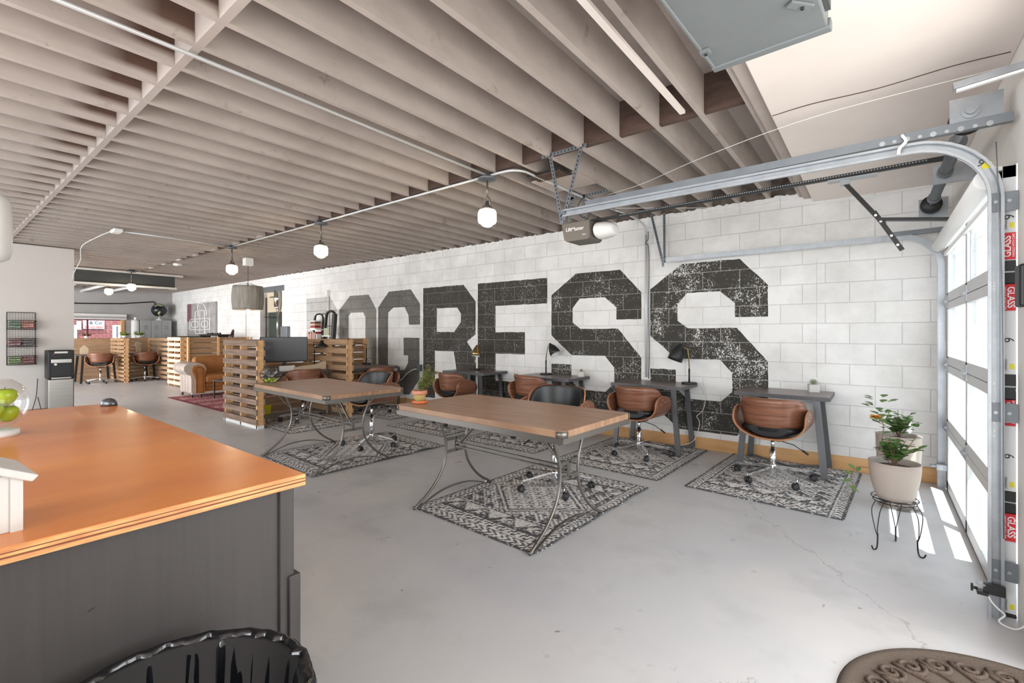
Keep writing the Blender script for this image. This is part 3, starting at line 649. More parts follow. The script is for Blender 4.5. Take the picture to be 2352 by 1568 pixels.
b = B().use(M['white']).tube(spline([(-8.40, 1.66, HJ-.03), (-8.9, 1.60, HJ-.06), (-9.6, 1.55, HJ-.12), (-10.0, 1.60, HJ-.28), (-10.6, 1.62, HJ-.42), (-10.95, 1.64, HJ-.55)], 6), .006, 6)
tag(b.make('drooping_wire'), 'white cord drooping from the junction box to the partition', 'cord')
b = B().use(M['white']).lathe([(0, 0), (.08, 0), (.075, -.035), (0, -.04)], (-11.5, 3.35, HJ)); tag(b.make('smoke_detector'), 'small round white smoke detector on the far joists', 'smoke detector')
b = B().use(M['tan_flat']).beam((-1.0, -2.5, HJ-.01), (-1.0, 3.08, HJ-.01), .034, .02); tag(b.make('wire_raceway'), 'pale raceway strip along the joist near the gray unit', 'raceway')
def wire(pts, label, r=.0022): tag(B().use(M['white']).tube(spline(pts, 6), r, 5).make('ceiling_wire'), label, 'wire')
wire([(.5, 3.3, 2.66), (-.3, 3.3, 2.64), (-1.0, 3.6, 2.66), (-1.7, 4.1, 2.72), (-2.2, 4.4, 2.78)], 'thin white wire slung below the joists above the door rail')
wire([(.45, 5.0, 2.52), (-.6, 5.0, 2.53), (-1.4, 4.9, 2.62), (-2.4, 4.6, 2.72)], 'thin white wire drooping from the door header to the opener')

# ================================================================ CEILING UNIT (gray metal box)
zz = 2.50; cu = thing('duct_box', 'large gray sheet metal unit hanging from the ceiling at the top', 'ceiling unit', (-.385, 1.45, zz), math.radians(-3))
b = B().use(M['duct']).box(-.205, .205, -.95, .68, 0, .186); bev(b.make('casing', None, cu), .006)
b = B().use(M['duct']).box(-.215, .215, .66, .70, -.008, .03).box(-.213, -.200, -.95, .68, -.006, .03); bev(b.make('edge_flange', None, cu), .004)
B().use(M['duct_dark']).box(.206, .222, -.95, .60, .02, .18).make('side_filter', None, cu)
b = B().use(M['duct']); b.box(-.045, .045, -.014, .014, -.012, -.003, Matrix.Translation((.15, .46, 0)) @ Matrix.Rotation(.9, 4, 'Z')); b.use(M['black']).cyl((.155, .466, -.02), (.155, .466, -.01), .006, n=8).make('clip', None, cu)
b = B().use(M['duct']).box(-.21, -.175, .50, .535, -.016, -.002).use(M['black']).cyl((-.19, .517, -.022), (-.19, .517, -.012), .006, n=8); b.make('clip', None, cu)
B().use(M['brownwood']).cyl((.02, .69, .004), (.02, .70, .004), .008, n=8).make('bolt', None, cu)
# ================================================================ CHAIR
def make_chair(label, loc, rz, seat_z=.36, base_rot=0):
    t = thing('office_chair', label, 'chair', loc, rz, 'bent walnut swivel chairs')
    d = seat_z-.36
    # bent lower shell (open, later thickened)
    bm = bmesh.new(); NU, NV = 36, 8; g = []
    for i in range(NU+1):
        u = -1+2*i/NU; au = abs(u); a = min(au/.70, 1)*PI/2; x = math.copysign(.290*math.sin(a)**.85, u); zc = .365+d+.175*(1-math.cos(a))+.100*max(0, (au-.70)/.30)
        hw = .190 if au < .62 else .190*math.sqrt(max(0., 1-((au-.62)/.38)**2.6)); yc = .015-.045*max(0, au-.3)
        g.append([bm.verts.new((x, yc+hw*(-1+2*j/NV), zc)) for j in range(NV+1)])
    for i in range(NU):
        for j in range(NV):
            f = bm.faces.new((g[i][j], g[i+1][j], g[i+1][j+1], g[i][j+1])); f.smooth = True
    bmesh.ops.remove_doubles(bm, verts=bm.verts, dist=.0005)
    me = bpy.data.meshes.new('seat_shell'); bm.to_mesh(me); bm.free(); me.materials.append(M['walnut']); me.materials.append(M['walnut_edge'])
    s_ = link('seat_shell', me, t); so = s_.modifiers.new('t', 'SOLIDIFY'); so.thickness = .014; so.offset = 0; so.material_offset_rim = 1
    def band(name, r, z0, z1, a1, th, m1, m2, dy=0., taper=.10, lift=0.):
        bm = bmesh.new(); g = []; N = 36
        for i in range(N+1):
            q = -1+2*i/N; a = q*a1; row = []
            for j in range(7):
                v = j/6; zt = z1-taper*abs(q)**6; zb = z0+lift*abs(q)**3
                z = zb+(zt-zb)*v; rr = r+.035*(v-.5)
                row.append(bm.verts.new((rr*1.0*math.sin(a), -rr*.95*math.cos(a)+dy, z+d)))
            g.append(row)
        for i in range(N):
            for j in range(6): f = bm.faces.new((g[i][j], g[i+1][j], g[i+1][j+1], g[i][j+1])); f.smooth = True
        me = bpy.data.meshes.new(name); bm.to_mesh(me); bm.free(); me.materials.append(m1); me.materials.append(m2)
        o = link(name, me, t); so = o.modifiers.new('t', 'SOLIDIFY'); so.thickness = th; so.offset = 0; so.material_offset_rim = 1; return o
    band('backrest', .257, .475, .735, 1.50, .012, M['walnut'], M['walnut_edge'], .03, .13)
    p = band('backrest_pad', .234, .44, .735, 1.46, .034, M['leather'], M['leather'], .03, .14, .06); bv = p.modifiers.new('b', 'BEVEL'); bv.width = .012; bv.segments = 3
    b = B().use(M['leather']); rings = []
    for k in range(9):
        v = k/8; y = -.20+.43*v; s1 = (1-abs(2*v-1)**5*.35)
        rings.append([(.250*math.sin(a)*s1, y*.9, .395+d+.085*(1-math.cos(a))**1.2) for a in [-1.35+2.7*i/12 for i in range(13)]]+[(.226*s1*(1-2*i/12), y*.9, .475+d+.018*(1-(1-2*i/12)**2)) for i in range(13)])
    b.ring_sweep(rings); b.make('seat_cushion', None, t)
    for sx in (-1, 1):
        for yy, z in ((-.03, .60), (.03, .565), (-.07, .55)): B().use(M['chrome']).cyl((sx*.294, yy, z+d), (sx*.300, yy, z+d), .006, n=10).make('screw', None, t)
    # swivel column
    b = B().use(M['black']).box(-.075, .075, -.075, .075, .338+d, .356+d); b.make('mounting_plate', None, t)
    b = B().use(M['chrome']).cyl((0, 0, .08), (0, 0, .26+d*.8), .026).cyl((0, 0, .26+d*.5), (0, 0, .345+d), .015).lathe([(0, .045), (.02, .05), (.03, .07), (.038, .10), (.03, .13), (.026, .14)], n=20); b.make('gas_column', None, t)
    b = B().use(M['black']).tube([(.03, .02, .335+d), (.16, .05, .30+d), (.24, .07, .245+d)], .004, 8).tube([(.225, .066, .258+d), (.27, .078, .225+d)], .009, 8); b.make('height_lever', None, t)
    for k in range(5):
        a = base_rot+k*2*PI/5; ca, sa = math.cos(a), math.sin(a)
        b = B().use(M['chrome']); P = [(r*ca, r*sa, z) for r, z in ((.02, .115), (.10, .108), (.20, .095), (.315, .082), (.327, .078))]
        b.sweep(P, [(-.017, -.010), (.017, -.010), (.013, .013), (-.013, .013)], (-sa, ca, 0), False); b.cyl((.322*ca, .322*sa, .092), (.322*ca, .322*sa, .052), .009, n=10)
        leg = b.make('base_arm', None, t)
        ro = Matrix.Translation((.322*ca, .322*sa, .028)) @ Matrix.Rotation(a+1.1*k, 4, 'Z')
        b = B().use(M['caster'])
        for s2 in (-1, 1):
            Q = ro @ Matrix.Translation((.012, s2*.017, 0)) @ Matrix.Rotation(PI/2, 4, 'X')
            b.lathe([(0, -.010), (.022, -.010), (.027, -.005), (.027, .005), (.022, .010), (0, .010)], n=16, M=Q)
        b.box(-.012, .03, -.008, .008, .0, .03, ro); b.make('caster', None, leg)
    return t
CHs = [
 ('walnut swivel chair at the rightmost wall desk, back to the camera', (-.76, 4.87, 0), -.06, .385, .5),
 ('walnut swivel chair at the second wall desk from the right', (-2.09, 4.96, 0), -.10, .39, .45),
 ('walnut swivel chair at the third wall desk from the right', (-3.55, 4.97, 0), -.25, .43, .9),
 ('walnut swivel chair at the wall desk with the brass lamp', (-4.98, 4.96, 0), -.12, .385, .2),
 ('walnut chair behind the nearest big table showing its black leather inside', (-2.22, 3.44, 0), PI+.12, .49, 1.0),
 ('walnut chair behind the second big table showing its black leather inside', (-4.80, 3.38, 0), PI+.05, .49, .8),
 ('walnut chair at the desk with the monitor behind slatted pallet wall', (-7.0, 3.68, 0), PI/2-.1, .42, .3),
 ('walnut chair at the pallet-enclosed desk next to the mural wall', (-6.78, 4.92, 0), PI/2, .40, .9),
 ('dark walnut chair at the far left cubicle desk', (-16.55, 3.05, 0), PI/2-.3, .45, .2),
 ('dark walnut chair in the far cubicle right of the post', (-16.45, 4.0, 0), PI/2, .45, .7)]
RZ = .009   # rug thickness
for lb, lc, rz, sz, br_ in CHs:
    on_rug = lc[0] > -8
    make_chair(lb, (lc[0], lc[1], RZ if on_rug else 0), rz, sz, br_)

# ================================================================ BIG TABLES
def big_table(label, cx, cy, rz, gp, X=.80):
    t = thing('work_table', label, 'table', (cx, cy, 0), rz, gp)
    Y, Z = .430, .785; r = .05
    def outline(x, y, r):
        return [(sx*(x-r)+r*math.cos(a), sy*(y-r)+r*math.sin(a)) for sx, sy, a0 in ((1, 1, 0), (-1, 1, PI/2), (-1, -1, PI), (1, -1, 1.5*PI)) for a in [a0+PI/2*i/4 for i in range(5)]]
    b = B().use(mat_top); b.poly([(x, y, Z-.04) for x, y in outline(X, Y, r)], (0, 0, .04)); tp = bev(b.make('tabletop', None, t), .004, 2)
    for sx in (1, -1):
        for sy in (1, -1):
            B().use(M['bronze']).ring_sweep([[(sx*(X-.045)+R*math.cos(a), sy*(Y-.045)+R*math.sin(a), z) for R, z in ((.0445+.002, Z-.042), (.049+.003, Z-.042), (.049+.003, Z-.002), (.0445+.002, Z-.002))] for a in [{(1, 1): 0, (-1, 1): PI/2, (-1, -1): PI, (1, -1): 1.5*PI}[(sx, sy)]+PI/2*i/5 for i in range(6)]]).make('corner_cap', None, tp)
    b = B().use(M['bronze'])
    for sy in (-1, 1): b.box(-X+.012, X-.012, sy*(Y-.012)-.006, sy*(Y-.012)+.006, Z-.078, Z-.0405)
    for sx in (-1, 1): b.box(sx*(X-.012)-.006, sx*(X-.012)+.006, -Y+.012, Y-.012, Z-.078, Z-.0405)
    b.make('apron', None, t)
    zb = RZ+.002
    fe = []
    for sx in (-.56, .56):
        for sy in (-1, 1):
            P = spline([(sx, sy*.20, Z-.078), (sx, sy*.165, .62), (sx, sy*.112, .48), (sx, sy*.115, .34), (sx, sy*.165, .23), (sx, sy*.27, .115), (sx, sy*.43, .012)], 5)
            # rolled foot that returns into the arch
            P += [(sx, sy*.437, .010+zb), (sx, sy*.425, zb+.004)]
            b = B().use(M['bronze']).tube(P, .0105, 10)
            b.make('leg', None, t)
        P = spline([(sx, -.43, zb+.004), (sx, -.36, .022), (sx, -.27, .055), (sx, -.14, .088), (sx, 0, .098), (sx, .14, .088), (sx, .27, .055), (sx, .36, .022), (sx, .43, zb+.004)], 4)
        b = B().use(M['bronze']).sweep(P, [(-.009, -.004), (.009, -.004), (.009, .004), (-.009, .004)], (1, 0, 0))
        for sy in (-1, 1): b.beam((sx, sy*.355, .02), (sx, sy*.37, .062), .018, .004, (0, 1, 0))
        b.make('foot_arch', None, t)
        b = B().use(M['bronze'])
        for z in (.485, .385): b.box(sx-.005, sx+.005, -.115, .115, z-.013, z+.013)
        b.box(sx-.009, sx+.003, -.016, .016, .375, .495).use(M['black'])
        for z in (.485, .385): b.cyl((sx-.016, 0, z), (sx+.014, 0, z), .007, n=8)
        b.make('cross_plate', None, t)
    b = B().use(M['bronze'])
    for z in (.445, .415): b.box(-.555, .555, -.010, .010, z-.006, z+.006)
    b.make('stretcher', None, t)
    for sx in (-1, 1):
        B().use(M['bronze']).tube([(sx*.54, 0, .43), (sx*.50, 0, .455), (sx*.22, 0, Z-.06), (sx*.19, 0, Z-.045)], .011, 8).make('brace', None, t)
    return t
mat_top = mat('walnut_table_top', L(172, 136, 106), .36, noise=((2.2, 26, 8), .85, L(138, 102, 78)))
big_table('nearest large walnut table on curved gunmetal legs', -2.195, 2.735, -.04, 'large walnut work tables')
big_table('second large walnut table, farther left, on curved gunmetal legs', -4.70, 2.72, -.04, 'large walnut work tables', .82)

# ================================================================ WALL DESKS
def wall_desk(label, x0, x1, y0=5.09, y1=5.645, zt=.765, ldx=.1):
    cx = (x0+x1)/2; t = thing('writing_desk', label, 'desk', (cx, (y0+y1)/2, 0), 0, 'gray writing desks'); X = (x1-x0)/2; Y = (y1-y0)/2
    b = B().use(M['deskedge']).box(-X, X, -Y, Y, zt-.038, zt-.0015).use(M['desktop']).box(-X+.002, X-.002, -Y+.002, Y-.002, zt-.0016, zt); b.make('desktop', None, t)
    F = {}
    for sx in (-1, 1):
        for sy in (-1, 1):
            a = Vector((sx*(X-.11), sy*(Y-.05), zt-.038)); f_ = Vector((sx*(X-.045), sy*(Y-.02)-(.0 if sy < 0 else .02), RZ+.006)); F[sx, sy] = f_
            B().use(M['steel']).beam(a, f_, .026, .055, (1, 0, 0)).make('leg', None, t)
    for s_ in (1, -1): B().use(M['steel']).beam(F[-1, s_]+Vector((0, 0, .016+.004*s_)), F[1, -s_]+Vector((0, 0, .016+.004*s_)), .03, .012).make('floor_brace', None, t)
    return t
wall_desk('rightmost gray wall desk with a white succulent pot', -1.14, -.335)
wall_desk('gray wall desk under the last two letters with a black arm lamp', -2.50, -1.66)
wall_desk('third gray wall desk from the right with a black lamp and small planter', -3.96, -3.08)
wall_desk('gray wall desk below the letter E with the brass lamp', -5.38, -4.52)
for cx in (-.80, -2.1):
    b = B().use(M['white']).box(cx-.12, cx+.0, 5.63, 5.645, .66, .70).use(M['black']).box(cx-.1, cx-.02, 5.627, 5.63, .672, .69).use(M['white']).box(cx+.04, cx+.11, 5.64, 5.65, .655, .70)
    tag(b.make('power_strip'), ('white outlet strip on the wall below the rightmost desk' if cx > -1 else 'white outlet strip on the wall below the second desk from the right'), 'power strip')

# ================================================================ RUGS
BM = ["00111100", "01100110", "11000011", "11011011", "11011011", "11000011", "01100110", "00111100"]
HK = ["1110011", "1010001", "1011101", "1000100", "1110111"]
def rug_val(x, y, W, H):
    xs, ys = min(x, W-x), min(y, H-y)
    if min(xs, ys) < 1.3: return 0
    if xs < 8.5: return 1 if ((y+1.4*abs(xs-5)) % 5.2) < 2.7 and xs > 2.2 else 0
    if xs < 9.6: return 1
    if xs < 10.8: return 0
    if ys < 9: return 1 if ((x+1.5*abs(ys-5)) % 6) < 3.3 and ys > 2.2 else 0
    if ys < 10: return 0
    if ys < 11: return 1
    if ys < 19: c = HK[int((ys-11)/1.6) % 5][int(x/1.5) % 7]; return int(c)
    if ys < 20.5: return 0
    if ys < 36:
        p = (x-W/2+300) % 25; u = abs(p-12.5)/12.5; v = (ys-20.5)/15.5
        if v < 1-u: return int(BM[int(v*10) % 8][int(p/1.3) % 8]) if .15 < v < .75 and u < .5 else 0
        return 1 if (v-(1-u)) > .1 else 0
    if ys < 37.4: return 0
    d = abs(x-W/2)/(W/2-14)+abs(y-H/2)/(H/2-40)
    if d < .86:
        p, q = (x+y)*.7 % 9.5, (x-y+500)*.7 % 9.5
        if 1.4 < p < 8.2 and 1.4 < q < 8.2: return 1-int(BM[int(p/1.2) % 8][int(q/1.2) % 8])
        return 1
    if d < .93: return 0
    if d < .99: return 1
    if d < 1.04: return 0
    p, q = x % 13, y % 13
    if p+q < 13: return 0 if d > 1.25 or (p*q) % 7 < 3 else 1
    return 1 if (int(p/1.6)+int(q/1.6)) % 3 else 0
def vcol_mesh(name, nx, ny, W, H, zf, cf, th=.007):
    xs = np.linspace(-W/2, W/2, nx); ys = np.linspace(-H/2, H/2, ny); co = []; cols = []
    for j in range(ny):
        for i in range(nx):
            co.append((xs[i], ys[j], th+zf(xs[i], ys[j]))); cols.append(cf(i/(nx-1)*W*100, j/(ny-1)*H*100))
    fs = [(j*nx+i, j*nx+i+1, (j+1)*nx+i+1, (j+1)*nx+i) for j in range(ny-1) for i in range(nx-1)]
    # skirt down to the floor
    ring = [i for i in range(nx)]+[j*nx+nx-1 for j in range(1, ny)]+[(ny-1)*nx+i for i in range(nx-2, -1, -1)]+[j*nx for j in range(ny-2, 0, -1)]
    n0 = len(co)
    for k in ring: co.append((co[k][0], co[k][1], max(0.0006, co[k][2]-th+.0006))); cols.append(cols[k])
    m = len(ring); fs += [(ring[(k+1) % m], ring[k], n0+k, n0+(k+1) % m) for k in range(m)]
    me = bpy.data.meshes.new(name); me.from_pydata(co, [], fs); at = me.color_attributes.new('weave', 'FLOAT_COLOR', 'POINT')
    at.data.foreach_set('color', np.array(cols, dtype=np.float32).ravel()); me.update(); return me
def attr_mat(name, rough=.95, bs=300):
    m = mat(name, (.5, .5, .5, 1), rough, bump=(bs, .5)); n, l, p = nodes(m); a = n.new('ShaderNodeAttribute'); a.attribute_name = 'weave'; l.new(a.outputs['Color'], p.inputs['Base Color']); return m
M['rug'] = attr_mat('kilim_weave'); rnd = random.Random(11)
DKR, LTR = L(82, 81, 83), L(232, 228, 224)
def cf(W, H):
    def f_(x, y):
        v = rug_val(x, y, W, H)
        if rnd.random() < .10: v = 1-v
        k = rnd.uniform(.88, 1.08) if v else rnd.uniform(.85, 1.25); c = LTR if v else DKR
        return (c[0]*k, c[1]*k, c[2]*k, 1)
    return f_
def rug(label, x0, x1, y0, y1, zf=None, rz=0):
    W, H = x1-x0, y1-y0
    zf = zf or (lambda x, y: .0015*(1+math.sin(x*9)*math.sin(y*7)))
    if H >= W: me = vcol_mesh('rug', int(W*125), int(H*125), W, H, zf, cf(W*100, H*100))
    else:
        g_ = cf(H*100, W*100); me = vcol_mesh('rug', int(W*125), int(H*125), W, H, zf, lambda x, y: g_(y, x))
    me.materials.append(M['rug']); o = link('area_rug', me, None, ((x0+x1)/2, (y0+y1)/2, 0)); o.rotation_euler = (0, 0, rz); o.visible_shadow = True
    return tag(o, label, 'rug', 'black and white patterned rugs')
def wav(a, side):   # raised ripples along one long edge
    def z(x, y):
        e = max(0, (x*side-.38)/.2); return .0012+a*e*e*(.5+.5*math.sin(y*13+1))*(.6+.4*math.sin(y*5))
    return z
rug('black and white rug under the nearest big table, right edge rippled', -2.79, -1.60, 2.335, 3.95, wav(.016, 1), -.045)
rug('black and white rug under the second big table', -5.33, -4.12, 2.30, 3.93, wav(.018, 1), -.055)
rug('black and white rug below the rightmost wall desk', -1.30, -.15, 4.14, 5.61, None, -.05)
rug('black and white rug below the second wall desk from the right', -2.70, -1.55, 4.18, 5.60, None, -.03)
rug('black and white rug below the third wall desk', -4.20, -3.02, 4.25, 5.62)
rug('black and white rug below the desk with the brass lamp', -5.62, -4.46, 4.21, 5.62)
rug('black and white rug in the pallet nook beside the mural wall', -7.55, -5.97, 4.52, 5.60)
rug('black and white rug under the monitor desk', -7.75, -6.18, 3.07, 4.22)
def redc(x, y):
    v = (math.sin(x*.35)*math.sin(y*.5)+math.sin(x*.11+2)*.6+rnd.uniform(-.7, .7)); c = L(150, 66, 76) if v < .35 else L(196, 160, 158)
    return c if min(x, 300-x, y, 200-y) > 8 else L(120, 48, 60)
me = vcol_mesh('rug', 150, 100, 3.0, 2.0, lambda x, y: .001, redc); me.materials.append(M['rug'])
o = link('area_rug', me, None, (-10.2, 4.22, 0)); tag(o, 'faded red patterned rug in front of the tan sofa', 'rug')
# ================================================================ PALLET SCREENS
M['palletLit'] = mat('painted_lit_pallet_wood', L(218, 198, 182), .75, noise=((3, 3, 26), .6, L(196, 170, 150)))  # paler slat wood, bright light put into its colour
def pallet(label, a, b_, m1='palletG', m2='palletX', n=9, both=True, H=1.25, dense=False, skirt=False, grp='pallet wood screens', flip=1):
    """upright slatted screen from floor point a to b_; slats on the side facing the left-hand normal * flip"""
    a, b_ = Vector((*a, 0)), Vector((*b_, 0)); Lg = (b_-a).length
    t = thing('pallet_screen', label, 'screen', a, math.atan2(b_.y-a.y, b_.x-a.x), grp)
    for x in ((.02, Lg/2, Lg-.055) if Lg > .8 else (.02, Lg-.055)):
        bev(B().use(M[m2]).box(x, x+.038, -.045, .045, .0, H).make('post', None, t), .003)
    pitch = H/n; hgt = pitch*(.93 if dense else .60)
    sides = [(-1, m1)]+([(1, m1)] if both else [])
    for sd, mm in sides:
        b = B().use(M[mm]); r = random.Random(int(a.x*91+sd*7))
        for k in range(n):
            z1 = H-.004-k*pitch; dx = r.uniform(-.008, .008)
            b.box(-.0+dx, Lg+dx*.6, sd*.045*flip, sd*.061*flip, z1-hgt*r.uniform(.96, 1.04), z1)
        bev(b.make('slats', None, t), .002, 1)
    if skirt: B().use(M['white_paint']).box(0, Lg, -.045, .045, 0, .045).make('foot_board', None, t)
    return t
pallet('nearest weathered pallet screen with open slats, left of the second table', (-8.0, 2.985), (-6.84, 2.985), skirt=True)
pallet('bright slatted pallet screen between monitor desk and wall desk nook', (-7.98, 4.30), (-6.68, 4.30), 'pallet', n=9)
pallet('plank back panel of the two pallet desk nooks', (-8.06, 5.55), (-8.06, 3.05), 'pallet', dense=True, both=False)
pallet('slatted pallet screen end behind the tan sofa, pale slats with the light painted in', (-14.6, 4.08), (-13.62, 4.08), 'palletLit', n=9)
pallet('long plank panel behind the tan sofa', (-13.55, 5.60), (-13.55, 4.13), 'pallet', dense=True, both=False)
pallet('slatted divider at the middle of the far left cubicles', (-17.6, 3.52), (-16.15, 3.52), 'pallet', n=11, H=1.21)
pallet('slatted divider at the right end of the far left cubicles', (-17.6, 4.42), (-15.80, 4.42), 'pallet', n=9, H=1.21)
pallet('plank back panel of the far left cubicles', (-17.7, 4.45), (-17.7, .4), 'pallet', n=11, dense=True, both=False, H=1.21)

# ================================================================ MONITOR DESK NOOK
def metal_desk(label, x0, x1, y0, y1, zt=.76):
    t = thing('frame_desk', label, 'desk', ((x0+x1)/2, (y0+y1)/2, 0), 0, 'metal frame desks'); X, Y = (x1-x0)/2, (y1-y0)/2
    B().use(M['desktop']).box(-X+.01, X-.01, -Y+.01, Y-.01, zt-.025, zt).make('desktop', None, t)
    b = B().use(M['steel'])
    for s_ in (-1, 1): b.box(-X, X, s_*Y-.015, s_*Y+.015, zt-.045, zt-.015).box(s_*X-.015, s_*X+.015, -Y, Y, zt-.045, zt-.015)
    b.make('frame', None, t)
    for sx in (-1, 1):
        for sy in (-1, 1): B().use(M['steel']).box(sx*X-.016, sx*X+.016, sy*Y-.016, sy*Y+.016, RZ, zt-.03).make('leg', None, t)
    return t
metal_desk('metal frame desk carrying the monitor', -7.92, -7.14, 3.10, 4.20)
metal_desk('metal frame desk in the nook beside the mural wall', -7.92, -6.88, 4.42, 5.42)
mo = thing('monitor', 'large black switched-off monitor reflecting the room', 'monitor', (-7.50, 3.63, .76), 1.06)
b = B().use(M['black']).box(-.345, .345, -.02, .02, .13, .53); cs = bev(b.make('casing', None, mo), .006)
B().use(M['screen']).box(-.335, .335, -.0215, -.0195, .155, .52).make('screen', None, mo)
B().use(M['black']).box(-.14, .14, -.09, .09, 0, .012).box(-.03, .03, -.005, .035, 0, .16).make('stand', None, mo)
def desk_lamp(label, base, stem_h, elbow, shade, tip, color='black', shade_r=.075, shade_l=.15, grp='desk lamps', dome=False):
    """base point, stem height, elbow point, shade neck point, direction the shade opens"""
    base, elbow, shade = Vector(base), Vector(elbow), Vector(shade); tp = Vector(tip).normalized()
    t = thing('desk_lamp', label, 'lamp', base, 0, grp); e, s_ = elbow-base, shade-base
    bev(B().use(M['black']).lathe([(0, 0), (.085, 0), (.085, .016), (.08, .02), (0, .022)]).make('base', None, t), .002)
    b = B().use(M[{'brassy': 'brass', 'iron': 'black'}.get(color, color)]).cyl((0, 0, .02), (0, 0, stem_h), .010, n=10).use(M['brass']).cyl((0, 0, stem_h), (0, 0, stem_h+.05), .008, n=10); b.make('stem', None, t)
    b = B().use(M['brass'] if color != 'iron' else M['black']).tube([(0, 0, stem_h+.045), e, s_], .0055, 8); b.make('arm', None, t)
    Q = Vector((0, 0, 1)).rotation_difference(tp).to_matrix().to_4x4()
    pr_ = [(.012, -.035), (.020, -.02), (.028, 0), (.045, .02), (shade_r*.82, .065), (shade_r*.97, shade_l*.72), (shade_r, shade_l)] if not dome else [(.015, -.05), (.028, -.045), (.03, -.005), (.06, .01), (shade_r*.86, .04), (shade_r, shade_l)]
    b = B().use(M['black'] if color != 'brassy' else M['brass']).lathe(pr_, s_, 24, Q, close=False)
    sh = b.make('lamp_shade', None, t)
    # hollow dome: remove the end caps
    bm = bmesh.new(); bm.from_mesh(sh.data); bm.faces.ensure_lookup_table()
    big = [f for f in bm.faces if len(f.verts) > 6]; far = max(big, key=lambda f: (f.calc_center_median()-s_).dot(tp)); bmesh.ops.delete(bm, geom=[far], context='FACES'); bm.to_mesh(sh.data); bm.free()
    so = sh.modifiers.new('t', 'SOLIDIFY'); so.thickness = .003; so.offset = -1; so.material_offset = 1; sh.data.materials.append(M['white'])
    B().use(M['white']).blob(tuple(s_+tp*shade_l*.6), .028).make('bulb', None, sh)
    return t
M['brass'] = mat('aged_brass', L(176, 150, 104), .3, .9)
desk_lamp('black lamp with brass arm on the second wall desk from the right', (-1.71, 5.50, .765), .17, onY(1580, 801, 5.50), onY(1562, 795, 5.50), (-.35, -.10, -1), shade_r=.085, shade_l=.175)
desk_lamp('black dome lamp on the third wall desk from the right', (-3.70, 5.50, .765), .20, onY(1259, 793, 5.50), onY(1265, 793, 5.50), (.75, -.1, -1), shade_r=.075, shade_l=.15)
desk_lamp('brass dome lamp in front of the letter E', (-5.04, 5.48, .765), .24, onY(1094, 800, 5.48), onY(1095, 797, 5.42), (.05, -.25, -1), 'brassy', .072, .14)
desk_lamp('black task lamp with wide shade beside the monitor', (-7.55, 4.17, .76), .30, (-7.56, 4.16, 1.20), (-7.40, 4.22, 1.18), (.12, .05, -1), 'iron', .12, .075, dome=True)
desk_lamp('black task lamp with angled arm in the nook by the mural wall', (-7.70, 5.30, .76), .30, (-7.70, 5.32, 1.12), (-7.82, 5.0, 1.20), (.05, -.1, -1), 'iron', .12, .075, dome=True)
b = B().use(M['cardb']); o = b.poly([(0, -.25, 0), (0, .25, 0), (0, .25, .13), (0, .12, .085), (0, 0, .075), (0, -.12, .07), (0, -.25, .05)], (-.10, 0, 0)).make('paper_bag'); o.location = (-7.2, 3.93, .76); tag(o, 'cream folded paper packet on the monitor desk', 'packet')
b = B().use(M['white']).box(-.01, .01, -.12, .12, 0, .08); o = b.make('white_box'); o.location = (-7.3, 3.58, .76); tag(o, 'small white box below the monitor', 'box')
b = B().use(M['yellow']).box(-.006, .006, -.22, .22, 0, .16); o = b.make('yellow_folder'); o.location = (-7.96, 3.4, RZ); o.rotation_euler = (0, .25, 0); tag(o, 'yellow flat folder low behind the near pallet screen', 'folder')
b = B().use(M['black']).tube(spline([(-7.3, 5.0, .765), (-7.35, 5.05, .86), (-7.45, 5.12, .90), (-7.5, 5.2, .84), (-7.42, 5.15, .78), (-7.3, 5.1, .766)], 6), .004, 5); tag(b.make('cable_loop'), 'black looped cable on the nook desk by the mural wall', 'cable')
b = B().use(M['sticker'])
b.tube(spline([(-7.86, 3.5, .74), (-7.7, 3.55, .5), (-7.6, 3.7, .2), (-7.4, 3.9, .05), (-7.2, 4.05, .02)], 6), .004, 5); tag(b.make('hanging_cable'), 'pale cable hanging below the monitor desk', 'cord')
b = B().use(M['sticker']).tube(spline([(-6.60, 5.62, .70), (-6.7, 5.6, .68), (-6.85, 5.58, .60), (-6.95, 5.55, .5), (-7.1, 5.5, .42)], 6), .009, 6).use(M['galvd']).box(-6.6, -6.5, 5.60, 5.655, .66, .78)
tag(b.make('wall_outlet'), 'gray wall outlet with plugged pale cord under the letter R', 'outlet')
b = B().use(M['white']).tube(spline([(-1.60, 5.6, .77), (-1.57, 5.64, .6), (-1.60, 5.64, .45), (-1.66, 5.62, .38), (-1.63, 5.62, .3), (-1.68, 5.55, .1), (-1.9, 5.5, .02), (-2.2, 5.55, .02)], 6), .0035, 5); tag(b.make('hanging_cable'), 'white cable falling from the second wall desk from the right', 'cord')

